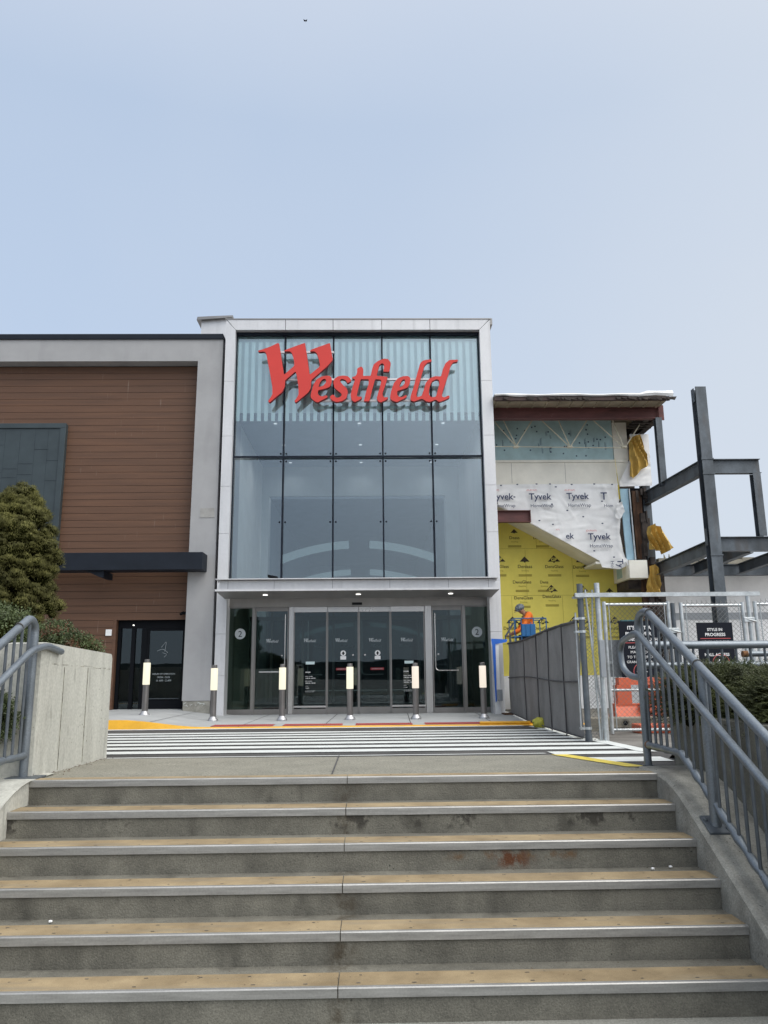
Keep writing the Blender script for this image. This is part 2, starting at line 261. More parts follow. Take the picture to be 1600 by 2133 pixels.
# ---------------------------------------------------------------- mesh builder
class MB:
    def __init__(s): s.v = []; s.f = []; s.mi = []; s.cur = 0
    def add(s, vs, fs):
        o = len(s.v); s.v += [Vector(v) for v in vs]; s.f += [tuple(i+o for i in f) for f in fs]; s.mi += [s.cur]*len(fs); return s
    def box(s, x0, x1, y0, y1, z0, z1, bev=0.0):
        if x1 < x0: x0, x1 = x1, x0
        if y1 < y0: y0, y1 = y1, y0
        if z1 < z0: z0, z1 = z1, z0
        bev = min(bev, (x1-x0)*.3, (y1-y0)*.3, (z1-z0)*.3)
        if bev <= 0:
            return s.add([(x, y, z) for x in (x0, x1) for y in (y0, y1) for z in (z0, z1)],
                         [(0, 1, 3, 2), (4, 6, 7, 5), (0, 4, 5, 1), (2, 3, 7, 6), (0, 2, 6, 4), (1, 5, 7, 3)])
        bm = bmesh.new(); bmesh.ops.create_cube(bm, size=1)
        for v in bm.verts: v.co = Vector(((x0+x1)/2+v.co.x*(x1-x0), (y0+y1)/2+v.co.y*(y1-y0), (z0+z1)/2+v.co.z*(z1-z0)))
        bmesh.ops.bevel(bm, geom=bm.edges[:], offset=bev, segments=2, affect='EDGES', profile=0.5)
        return s.bm(bm)
    def bm(s, bm, mat=None):
        bm.verts.index_update()
        vs = [(mat @ v.co if mat else v.co.copy()) for v in bm.verts]; fs = [tuple(v.index for v in f.verts) for f in bm.faces]
        bm.free(); return s.add(vs, fs)
    def prism(s, poly, axis, a, b):     # poly of 2-D points, extruded along axis from a to b (ngon caps)
        n = len(poly)
        def P(p, t): return {'x': (t, p[0], p[1]), 'y': (p[0], t, p[1]), 'z': (p[0], p[1], t)}[axis]
        return s.add([P(p, a) for p in poly]+[P(p, b) for p in poly],
                     [tuple(range(n))[::-1], tuple(range(n, 2*n))]+[(i, (i+1) % n, n+(i+1) % n, n+i) for i in range(n)])
    def tube(s, pts, r, seg=10, cap=True, rf=None):
        pts = [Vector(p) for p in pts]; n = len(pts); rings = []
        t0 = (pts[1]-pts[0]).normalized(); a = t0.orthogonal().normalized()
        vs = []; fs = []
        for i, p in enumerate(pts):
            t = ((pts[min(i+1, n-1)]-p).normalized()+(p-pts[max(i-1, 0)]).normalized()).normalized() if 0 < i < n-1 else (pts[1]-pts[0] if i == 0 else pts[-1]-pts[-2]).normalized()
            a = (a - t*a.dot(t)).normalized(); b = t.cross(a); rr = rf(i) if rf else (r[i] if isinstance(r, (list, tuple)) else r)
            for k in range(seg): vs.append(p+(a*cos(2*pi*k/seg)+b*sin(2*pi*k/seg))*rr)
        for i in range(n-1):
            for k in range(seg): fs.append((i*seg+k, i*seg+(k+1) % seg, (i+1)*seg+(k+1) % seg, (i+1)*seg+k))
        if cap: fs += [tuple(range(seg))[::-1], tuple(range((n-1)*seg, n*seg))]
        return s.add(vs, fs)
    def bar(s, p, q, w_, h_=None):      # rectangular bar p->q
        p, q = Vector(p), Vector(q); t = (q-p).normalized(); a = t.cross(Vector((0, 0, 1)));
        if a.length < .01: a = Vector((1, 0, 0))
        a.normalize(); b = a.cross(t); h_ = h_ or w_
        c = [(-1, -1), (1, -1), (1, 1), (-1, 1)]
        vs = [e+a*(w_/2*i)+b*(h_/2*j) for e in (p, q) for i, j in c]
        return s.add(vs, [(3, 2, 1, 0), (4, 5, 6, 7)]+[(i, (i+1) % 4, 4+(i+1) % 4, 4+i) for i in range(4)])
    def ibeam(s, p, q, w_, h_, t1=0.014, t2=0.01):  # I section, h_ in the vertical plane
        p, q = Vector(p), Vector(q); d = (q-p).normalized(); vert = abs(d.z) > .9
        a = Vector((1, 0, 0)) if vert else d.cross(Vector((0, 0, 1))).normalized(); b = Vector((0, 1, 0)) if vert else a.cross(d).normalized()
        prof = []
        W, H, T, U = w_/2, h_/2, t1, t2/2
        prof = [(-W, -H), (W, -H), (W, -H+T), (U, -H+T), (U, H-T), (W, H-T), (W, H), (-W, H), (-W, H-T), (-U, H-T), (-U, -H+T), (-W, -H+T)]
        n = 12
        vs = [e+a*x+b*y for e in (p, q) for x, y in prof]
        caps = [(0, 1, 2, 11), (3, 4, 9, 10), (5, 6, 7, 8)]
        return s.add(vs, [c[::-1] for c in caps]+[tuple(i+n for i in c) for c in caps]+[(i, (i+1) % n, n+(i+1) % n, n+i) for i in range(n)])
    def lathe(s, prof, c=(0, 0, 0), seg=20):
        c = Vector(c); vs = []; fs = []
        for r, z in prof:
            for k in range(seg): vs.append(c+Vector((r*cos(2*pi*k/seg), r*sin(2*pi*k/seg), z)))
        for i in range(len(prof)-1):
            for k in range(seg): fs.append((i*seg+k, i*seg+(k+1) % seg, (i+1)*seg+(k+1) % seg, (i+1)*seg+k))
        fs += [tuple(range(seg))[::-1], tuple(range((len(prof)-1)*seg, len(prof)*seg))]
        return s.add(vs, fs)
    def quad(s, *p): return s.add(p, [tuple(range(len(p)))])

def setp(o, label=None, cat=None, group=None, kind=None):
    for k, v in (('label', label), ('category', cat), ('group', group), ('kind', kind)):
        if v: o[k] = v
def thing(name, label, cat, loc=(0, 0, 0), group=None, kind=None):
    o = bpy.data.objects.new(name, None); COL.objects.link(o); o.location = loc; o.empty_display_size = 0.2
    setp(o, label, cat, group, kind); return o
def wloc(o):
    v = Vector((0, 0, 0))
    while o: v += Vector(o.location); o = o.parent
    return v
def mk(name, mb, mat, loc, smooth=False):
    me = bpy.data.meshes.new(name); loc = Vector(loc)
    me.from_pydata([v-loc for v in mb.v], [], mb.f)
    for m_ in (mat if isinstance(mat, (list, tuple)) else [mat]): me.materials.append(m_)
    if any(mb.mi): me.polygons.foreach_set('material_index', mb.mi)
    bm = bmesh.new(); bm.from_mesh(me); bmesh.ops.recalc_face_normals(bm, faces=bm.faces) if len(bm.faces) < 60000 else None; bm.to_mesh(me); bm.free()
    if smooth:
        me.polygons.foreach_set('use_smooth', [True]*len(me.polygons))
        try: me.set_sharp_from_angle(angle=radians(40))
        except Exception: pass
    o = bpy.data.objects.new(name, me); COL.objects.link(o); return o
def part(name, mb, mat, parent, smooth=False, label=None):
    o = mk(name, mb, mat, wloc(parent), smooth); o.parent = parent
    if label: o['label'] = label
    return o
def single(name, mb, mat, label=None, cat=None, group=None, kind=None, smooth=False):
    xs = [v.x for v in mb.v]; ys = [v.y for v in mb.v]; zs = [v.z for v in mb.v]
    loc = ((min(xs)+max(xs))/2, (min(ys)+max(ys))/2, min(zs))
    o = mk(name, mb, mat, loc, smooth); o.location = loc; setp(o, label, cat, group, kind); return o
def copy_tree(o, loc=None, parent=None):
    c = o.copy(); COL.objects.link(c); c.parent = parent
    if loc is not None: c.location = loc
    for ch in list(o.children): copy_tree(ch, None, c)
    return c

# lettering --------------------------------------------------------------------
def text2d(s, size, bold=0.0, align='CENTER', space=1.0, shear=0):
    cu = bpy.data.curves.new('t', 'FONT'); cu.body = s; cu.size = size; cu.align_x = align; cu.offset = bold*size; cu.space_character = space; cu.shear = shear
    cu.resolution_u = 3; cu.extrude = 0
    o = bpy.data.objects.new('t', cu); COL.objects.link(o)
    me = bpy.data.meshes.new_from_object(o.evaluated_get(bpy.context.evaluated_depsgraph_get()))
    vs = [(v.co.x, v.co.y) for v in me.vertices]; fs = [tuple(p.vertices) for p in me.polygons]
    bpy.data.objects.remove(o); bpy.data.curves.remove(cu); bpy.data.meshes.remove(me)
    return vs, fs
def put_text(mb, s, x, z, y, width=None, size=0.1, rot=0, clip=None, **k):     # printed on a plane facing -Y, width-fitted
    vs, fs = text2d(s, size, **k)
    if width:
        w0 = max(v[0] for v in vs)-min(v[0] for v in vs); q = width/w0; vs = [(a*q, b*q) for a, b in vs]
    if rot: vs = [(a*cos(rot)-b*sin(rot), a*sin(rot)+b*cos(rot)) for a, b in vs]
    mb.add([(x+a, y(x+a, z+b) if callable(y) else y, z+b) for a, b in vs], fs)
def fill_poly(polys):                   # outline(s) with holes -> filled 2-D mesh
    cu = bpy.data.curves.new('p', 'CURVE'); cu.dimensions = '2D'; cu.fill_mode = 'BOTH'
    for p in polys:
        sp = cu.splines.new('POLY'); sp.points.add(len(p)-1); sp.use_cyclic_u = True
        for i, q in enumerate(p): sp.points[i].co = (q[0], q[1], 0, 1)
    return cu
def poly_mesh(polys, extr=0.0):
    cu = fill_poly(polys); cu.extrude = extr
    o = bpy.data.objects.new('p', cu); COL.objects.link(o)
    me = bpy.data.meshes.new_from_object(o.evaluated_get(bpy.context.evaluated_depsgraph_get()))
    vs = [tuple(v.co) for v in me.vertices]; fs = [tuple(p.vertices) for p in me.polygons]
    bpy.data.objects.remove(o); bpy.data.curves.remove(cu); bpy.data.meshes.remove(me)
    return vs, fs
def chaikin(p, it=1, q=0.22):
    for _ in range(it):
        o = []
        for i in range(len(p)):
            a, b = p[i], p[(i+1) % len(p)]
            if math.dist(a, b) > 60 and False: pass
            d = min(q, 9.0/max(math.dist(a, b), 1e-6)) if it else q
            o += [(a[0]+(b[0]-a[0])*d, a[1]+(b[1]-a[1])*d), (b[0]-(b[0]-a[0])*d, b[1]-(b[1]-a[1])*d)]
        p = o
    return p
A_ = lambda p: [(530+x/7.273, 700+y/7.273) for x, y in p]
B_ = lambda p: [(740+x/6.957, 700+y/6.957) for x, y in p]
def rnd(p): return chaikin(chaikin(p, 1, 0.25), 1, 0.25)
LOGO = [[A_(chaikin([(52,222),(110,205),(240,160),(360,103),(375,118),(395,240),(448,585),(600,455),(605,400),(580,290),(560,245),(530,230),(455,232),(452,218),(520,190),(760,103),(770,120),(790,250),(838,585),(975,475),(995,445),(975,350),(945,260),(910,230),(845,232),(842,215),(900,190),(1145,103),(1155,160),(1175,290),(1188,340),(1180,370),(1100,460),(870,660),(860,690),(855,790),(820,850),(760,900),(640,1000),(620,1005),(605,985),(645,930),(670,880),(665,750),(640,590),(622,535),(465,670),(462,760),(420,850),(340,910),(240,1000),(225,1005),(205,985),(245,930),(272,880),(270,760),(240,590),(180,270),(165,245),(140,232),(65,240)]))],
 [A_(rnd([(850,900),(865,830),(900,720),(950,650),(1020,612),(1100,597),(1150,605),(1172,640),(1170,710),(1140,770),(1060,800),(965,820),(960,870),(985,905),(1030,915),(1090,895),(1110,910),(1105,930),(1040,960),(970,1000),(940,1000),(890,970),(855,930)])), A_(rnd([(970,772),(990,710),(1030,655),(1070,645),(1090,670),(1080,710),(1040,755)]))],
 [A_(rnd([(1195,700),(1210,650),(1260,612),(1340,597),(1410,605),(1450,640),(1470,680),(1410,715),(1385,670),(1330,645),(1300,660),(1300,690),(1340,740),(1400,790),(1418,850),(1395,940),(1330,985),(1240,1000),(1170,970),(1140,920),(1180,885),(1210,895),(1230,930),(1280,935),(1320,900),(1318,870),(1280,840),(1215,790)]))],
 [B_(chaikin([(30,465),(95,440),(118,480),(112,578),(225,575),(245,480),(268,410),(330,360),(420,325),(480,335),(515,390),(512,430),(495,515),(405,515),(420,440),(415,405),(390,390),(350,420),(310,575),(472,590),(440,700),(395,830),(405,880),(440,890),(470,880),(475,905),(440,930),(370,960),(330,945),(312,900),(340,800),(378,660),(370,630),(290,625),(245,780),(205,945),(125,945),(160,800),(195,690),(195,625),(80,625),(50,740),(20,870),(60,880),(90,875),(98,900),(60,925),(-5,957),(-50,930),(-69,861),(-45,760),(-2,626),(-45,612),(-45,593),(5,580),(25,540)]))],
 [B_(rnd([(505,890),(520,800),(560,680),(620,610),(700,580),(770,578),(800,610),(795,680),(760,745),(680,775),(610,795),(608,850),(635,880),(680,885),(735,850),(750,870),(740,890),(680,920),(610,955),(560,945),(520,920)])), B_(rnd([(640,742),(650,690),(680,640),(710,620),(725,645),(715,690),(680,730)]))],
 [B_(rnd([(1020,345),(1105,335),(1110,368),(1045,385),(1005,430),(965,560),(885,850),(900,885),(965,865),(990,790),(1020,680),(1080,610),(1160,580),(1245,585),(1270,480),(1310,390),(1370,345),(1490,340),(1488,370),(1420,380),(1385,430),(1350,560),(1270,800),(1255,870),(1290,890),(1350,860),(1370,870),(1365,895),(1290,930),(1220,955),(1165,920),(1080,955),(1030,945),(970,905),(850,950),(805,930),(800,880),(840,760),(900,540),(940,400),(975,360)])), B_(rnd([(1070,850),(1068,800),(1085,720),(1115,655),(1170,625),(1210,630),(1222,680),(1200,770),(1170,880),(1100,885)]))]]
LOGO_W = 415.0
def small_logo(mb, x, z, y, width):
    q = width/LOGO_W
    for g in LOGO:
        vs, fs = poly_mesh([[((a-747)*q, -(b-778)*q) for a, b in p] for p in g])
        mb.add([(x+v[0], y, z+v[1]) for v in vs], fs)

exec_order = []
# ================================================================= GROUND
gm_ = MB()
gm_.quad((-400, -400, -1.02), (400, -400, -1.02), (400, 4.0, -1.02), (-400, 4.0, -1.02))
gm_.quad((-400, 4.0, -1.02), (400, 4.0, -1.02), (400, 400, -1.02), (-400, 400, -1.02))
single('ground', gm_, m_dirt, kind='structure')
pz = MB(); pz.box(-9, 9, -12, 4.375, -1.015, -0.99)
single('lower_plaza', pz, m_plaza, kind='structure')
rd = MB()
ys = [6.0, 6.3, 7.6, 9.2, 10.7, 12.3, 13.85]
for X0, X1 in ((-40, -2.9), (-2.9, 2.46), (2.46, 40)):
    for a, b in zip(ys, ys[1:]):
        pass
        if X0 == -40 and a < 7.5: continue
        rd.quad((X0, a, road_z(a)-.004), (X1, a, road_z(a)-.004), (X1, b, road_z(b)-.004), (X0, b, road_z(b)-.004))
single('road', rd, m_asph, kind='structure')
# landing slab with its diagonal right edge
ln = MB(); ln.prism([(-2.56, 5.95), (2.11, 5.95), (2.11, 6.42), (1.74, 7.58), (-2.56, 7.72)], 'z', -0.08, 0.0)
for v in ln.v:
    if v.z > -0.01: v.z = -0.0 - 0.018*max(0, v.y-6.0)
single('landing', ln, m_land, kind='structure')
lj = MB(); a, b = aZ(690, 1613, 0.0), aZ(705, 1574, -0.025)
lj.add([(a.x, a.y, .002), (a.x+.012, a.y, .002), (b.x+.012, b.y, -.024), (b.x, b.y, -.024)], [(0, 1, 2, 3)])
single('landing_joint', lj, m_screend, kind='structure')
yl = MB(); a, b = aR(1158, 1573), aR(1322, 1604)
a.z = road_z(a.y)+.004; b.z = -.001
d = Vector((0.11, 0.0, 0)); 
yl.add([a-d*.4, a+d, b+d*1.0, b-d*.5], [(0, 1, 2, 3)])
for v in yl.v: v.z = max(road_z(v.y), -0.018*max(0, v.y-6.0)) + .005
single('yellow_edge_line', yl, m_yell, kind='structure')
# crosswalk: stripes run across the view and stop at a slanting edge line
cw = MB()
e0, e1 = aR(1112, 1514), aR(1392, 1578)
def edge_x(y): return e0.x + (e1.x-e0.x)*(y-e0.y)/(e1.y-e0.y)
def strip(x0, x1, x2, x3, ya, yb, h=.003):
    n = 3
    cw.add([(x0, ya, road_z(ya)+h), (x1, ya, road_z(ya)+h), (x2, yb, road_z(yb)+h), (x3, yb, road_z(yb)+h)], [(0, 1, 2, 3)])
ypos = [(aR(700, p).y, w_) for p, w_ in ((1564, .34), (1553.6, .34), (1543.6, .34), (1534.5, .34), (1526.8, .32))]
d_ = 0.63; y0 = ypos[0][0]
for k in range(-2, 7):
    yc = y0 + k*d_
    ya, yb = yc-.175, yc+.175
    if yb > 12.9: continue
    if k < 0:
        xl = lambda y: 1.74+(7.58-y)*.32+.12
        strip(xl(ya) if ya < 7.6 else 1.75, min(edge_x(ya)-.05, 2.9), min(edge_x(yb)-.05, 2.9), xl(yb) if yb < 7.6 else 1.75, ya, yb)
    else: strip(-8, edge_x(ya)-.05, edge_x(yb)-.05, -8, ya, yb)
strip(-2.9, 1.7, 1.68, -2.9, 7.74, 7.80)
strip(-8, 2.6, 2.6, -8, 13.46, 13.74)
def elx(y, o): return edge_x(y)+o
for ya, yb in zip([7.8, 9, 10, 11, 12], [9, 10, 11, 12, 13.3]):
    strip(elx(ya, -.07), elx(ya, .1), elx(yb, .1), elx(yb, -.07), ya, yb, .006)
single('crosswalk_marking', cw, m_white, kind='structure')

# sidewalk: flush in the middle, raised kerb at the left with a flare
def sz(x):
    t = min(max((x+4.45)/1.55, 0), 1); t = t*t*(3-2*t)
    return -0.035 + (-0.172+0.035)*t
sw = MB(); xs = [-40, -6, -4.6, -4.3, -4.0, -3.7, -3.4, -3.15, -2.9, 0, 2.9, 3.05]
for a, b in zip(xs, xs[1:]):
    sw.quad((a, 14.05, sz(a)), (b, 14.05, sz(b)), (b, 17.9, sz(b)+.02), (a, 17.9, sz(a)+.02))
single('sidewalk', sw, m_side, kind='structure')
sj = MB()
for x in (-3.9, -2.35, -0.85, .7, 2.2):
    sj.add([(x, 14.06, sz(x)+.003), (x+.015, 14.06, sz(x)+.003), (x+.115, 17.6, sz(x)+.022), (x+.1, 17.6, sz(x)+.022)], [(0, 1, 2, 3)])
single('sidewalk_joint', sj, m_screend, kind='structure')
kb = MB()
for a, b in zip(xs[:-1], xs[1:-1]+[4.1]):
    za, zb = sz(a)+.002, sz(min(b, 2.9))+.002
    kb.quad((a, 13.86, -.19), (b, 13.86, -.19), (b, 13.9, zb), (a, 13.9, za)); kb.quad((a, 13.9, za), (b, 13.9, zb), (b, 14.06, zb), (a, 14.06, za))
single('kerb', kb, m_yel, kind='structure')
far_g = MB(); far_g.quad((3.05, 13.85, -.184), (40, 13.85, -.184), (40, 60, -.184), (3.05, 60, -.184))
far_g.quad((2.7, 8.2, road_z(8.2)-.001), (9, 8.2, road_z(8.2)-.001), (9, 13.86, -.181), (2.9, 13.86, -.181))
single('construction_ground', far_g, m_dirt, kind='structure')
tp = MB(); tp.box(-1, 1, -.2, .2, 0, .006)
for i in range(28):
    for j in range(5): tp.box(-.97+i*.07, -.97+i*.07+.03, -.16+j*.075, -.13+j*.075, .006, .012)
TL = ['red tactile panel nearest the grey pier, first of the row', 'red tactile panel in front of the left sliding doors', 'red tactile panel in front of the right sliding doors', 'red tactile panel closest to the screened fence']
tl0 = None
for i, (pa, pb) in enumerate(((445, 570), (592, 714), (741, 860), (884, 1005))):
    A, B = aZ(pa, 1508, -.17), aZ(pb, 1508, -.17)
    if tl0 is None:
        tl0 = mk('tactile_panel', tp, m_tact, (0, 0, 0)); o = tl0
    else: o = tl0.copy(); COL.objects.link(o)
    o.location = ((A.x+B.x)/2*14.35/((A.y+B.y)/2), 14.33, -.169); o.scale.x = (B.x-A.x)/2*14.35/A.y
    setp(o, TL[i], 'tactile paving', 'red tactile panels along the kerb')

# unseen dark hill ring, added behind the viewer to darken the door reflections
hl = MB(); N = 60
ring = [(sin(2*pi*i/N), -cos(2*pi*i/N)) for i in range(N+1)]
vs = []; fs = []
for i in range(N+1):
    a = -1.45+2.9*i/N; R_ = 150
    h = 3.2 + 2.2*mnoise.noise(Vector((a*2.2, 3, 0))) + 1.2*mnoise.noise(Vector((a*17, 1, 0)))
    vs += [(R_*sin(a), -R_*cos(a), -1.2), (R_*1.02*sin(a), -R_*1.02*cos(a), h), (R_*1.4*sin(a), -R_*1.4*cos(a), h*1.2-1), (R_*1.6*sin(a), -R_*1.6*cos(a), -1.2)]
for i in range(N):
    for k in range(3): fs.append((i*4+k, i*4+4+k, i*4+5+k, i*4+1+k))
hl.add(vs, fs); single('reflection_hills', hl, m_hill, kind='structure')

# ================================================================= STAIRCASE
st = thing('concrete_staircase', 'grey concrete outdoor steps with tan treads and metal nosings', 'staircase', (-.2, 5.1, -.99))
G_, R_ = 0.318, 0.165
XL, XR = -2.495, 2.112
JX = -0.178
for k in range(6):
    yk = 5.935-G_*k; zk = -R_*k
    b = MB(); back = yk+ (G_ if k else 0.02)
    b.box(XL+.001, XR-.001, yk+.012, back+.012, zk-R_, zk-.0005 if k else zk-.002)
    stp = part('step', b, m_stepS if k == 2 else m_step, st)
    n = MB()
    for xa, xb in ((XL, JX-.003), (JX+.003, XR)):
        n.prism([(yk, zk-.042), (yk+.012, zk-.042), (yk+.012, zk-.006), (yk+.026, zk+.001), (yk+.026, zk+.006), (yk+.004, zk+.006), (yk, zk)], 'x', xa, xb)
    part('nosing', n, m_alu, stp)
    t = MB()
    for xa, xb in ((XL, JX-.003), (JX+.003, XR)):
        t.box(xa, xb, yk+.027, yk+.21 if k else yk+.15, zk+.0, zk+.0045)
    part('tread_strip', t, m_tan, stp)
    random.seed(40+k); fx = MB(); x = XL+.12
    while x < XR-.05:
        for dy_ in ((.06, .17) if k else (.06,)):
            if random.random() < .8:
                xx = x+random.uniform(-.02, .02); w_ = random.uniform(.005, .013); yy = yk+dy_+random.uniform(-.004, .004)
                fx.add([(xx-w_, yy-.003, zk+.0062), (xx+w_, yy-.004, zk+.0062), (xx+w_*.8, yy+.004, zk+.0062), (xx-w_*.9, yy+.003, zk+.0062)], [(0, 1, 2, 3)])
        x += .29
    part('screw_row', fx, m_screend, stp)
ck = MB(); x = .44; z = -.375
random.seed(11); pts = []
while x < 1.3:
    pts.append((x, z+random.uniform(-.007, .007))); x += random.uniform(.008, .03)
for p, q in zip(pts, pts[1:]): ck.add([(p[0], 5.3095, p[1]-.0022), (q[0], 5.3095, q[1]-.0018), (q[0], 5.3095, q[1]+.002), (p[0], 5.3095, p[1]+.0018)], [(0, 1, 2, 3)])
part('crack', ck, m_screend, st)
# cheek kerbs
def cz(y):
    t = (y-5.70)/.27
    if t >= 1: return .008
    if t <= -1: return .008-.519*(5.70-y)
    return .008-.519*.27*(1-t)**2/4
def cheek(x0, x1, label):
    b = MB(); n = 34; prof = []
    for i in range(n+1):
        y = 6.35 - (6.35-2.4)*i/n
        z = cz(y)
        prof.append((y, max(z, -1.0)))
    vs = []; fs = []
    cols = [x0, x0+.022, x1-.03, x1]
    for y, z in prof:
        for j, x in enumerate(cols): vs.append((x, y, z-(.02 if j in (0,) else 0)))
    for i in range(n):
        for j in range(3): fs.append((i*4+j, i*4+j+1, (i+1)*4+j+1, (i+1)*4+j))
    b.add(vs, fs)
    b.add([(cols[0], y, z-.02) for y, z in prof]+[(cols[0], y, -1.0) for y, z in prof], [(i, i+1, n+2+i, n+1+i) for i in range(n)])
    b.add([(cols[3], y, z) for y, z in prof]+[(cols[3], y, -1.0) for y, z in prof], [(i, i+1, n+2+i, n+1+i) for i in range(n)])
    return single('stair_kerb', b, m_cheek if x0 > 0 else m_lconc, label, 'kerb', 'sloping concrete kerbs beside the steps')
cheek(2.113, 2.50, 'stained grey sloping kerb under the long rail at the steps right side')
c2 = cheek(-2.497, -2.95, 'pale sloping kerb at the steps left side beside the planted wall')

# ================================================================= WALLS AND BEDS
rw = MB()
rw.prism([(6.12, -.1), (6.12, 1.0), (6.2, 1.012), (7.755, .955), (7.785, .942), (7.80, .91), (7.80, -.12)], 'x', -2.83, -2.56)
W1 = thing('retaining_wall', 'pale board-marked concrete wall end beside the landing', 'wall', (-2.7, 6.9, 0))
part('wall_face', rw, m_lconc, W1)
jn = MB()
for px in (134, 182):
    t_ = aX(px, 1400 if px == 134 else 1415, -2.559); 
    jn.box(-2.5615, -2.5565, t_.y-.004, t_.y+.004, 0.0, .82)

    jn.box(-2.5615, -2.5565, t_.y-.0015, t_.y+.0015, 0.0, .80)
random.seed(12); y_ = 6.35
while y_ < 7.7:
    l_ = random.uniform(.03, .16); z_ = .84+random.uniform(-.008, .008)-.02*(y_-6.3)
    jn.box(-2.5615, -2.5585, y_, y_+l_, z_, z_+random.uniform(.003, .009)); y_ += l_+random.uniform(.0, .09)
part('form_joint', jn, M('form_line', (0.27, 0.26, 0.215), .9, var=.35, scale=14), W1)
w2 = MB(); w2.box(-9, -2.83, 6.14, 6.4, -1.0, .985, .01)
single('planter_wall', w2, m_lconc, 'pale concrete planter wall behind the railing on the left', 'wall')
so = MB(); vs = []; fs = []; nx, ny = 14, 12
for i in range(nx+1):
    for j in range(ny+1):
        y = 6.4+4.0*j/ny; xr_ = -2.84 if y < 7.8 else -2.84-(y-7.8)*.52
        x = -9+(9+xr_)*i/nx
        vs.append((x, y, .82+.06*mnoise.noise(Vector((x*2, y*2, 0)))))
for i in range(nx):
    for j in range(ny): fs.append((i*(ny+1)+j, (i+1)*(ny+1)+j, (i+1)*(ny+1)+j+1, i*(ny+1)+j+1))
so.add(vs, fs)
so.quad((-9, 3, -.45), (-2.96, 3, -.75), (-2.96, 6.14, .02), (-9, 6.14, .15))
single('planting_bed', so, m_soil, kind='structure')
wL = MB(); wL.prism([(-2.84, 7.78), (-2.96, 7.79), (-4.2, 10.3), (-9, 10.3), (-9, 10.5), (-4.1, 10.5)], 'z', -.3, .88)
single('back_planter_wall', wL, m_lconc, 'pale concrete wall closing the back of the conifer bed', 'wall')
# right hand wall and bed
rr = MB()
rr.prism([(1.2, -1.0), (1.2, .36), (5.0, .40), (6.58, .40), (6.58, -.1)], 'x', 2.502, 2.72)
single('side_wall', rr, m_rwall, 'dark stained concrete wall behind the right railing', 'wall')
rb = MB(); rb.quad((2.72, 1.3, .3), (8, 1.3, .3), (8, 6.6, .3), (2.72, 6.55, .3)); rb.quad((2.72, 6.55, .3), (8, 6.6, .3), (8, 7.4, -.04), (2.72, 7.3, -.04))
single('right_planting_bed', rb, m_soil, kind='structure')

# ================================================================= PLANTS
def leaf(mb, p, d, l_, w_, up_=None):
    a = d.cross(up_ or Vector((random.gauss(0, 1), random.gauss(0, 1), random.gauss(0, 1)))).normalized()*w_/2
    n = len(mb.v)
    mb.v += [p, p+d*l_*.5+a, p+d*l_, p+d*l_*.5-a]; mb.f.append((n, n+1, n+2, n+3)); mb.mi.append(mb.cur)
def rdir(): 
    v = Vector((random.gauss(0, 1), random.gauss(0, 1), random.gauss(0, 1))); return v.normalized()
def blob(c, r, sub=3, amp=.25, fr=2.0):
    bm = bmesh.new(); bmesh.ops.create_icosphere(bm, subdivisions=sub, radius=1)
    mb = MB()
    for v in bm.verts:
        k = 1+amp*mnoise.noise(v.co*fr+Vector(c)); v.co = Vector((v.co.x*r[0]*k+c[0], v.co.y*r[1]*k+c[1], v.co.z*r[2]*k+c[2]))
    mb.bm(bm); return mb
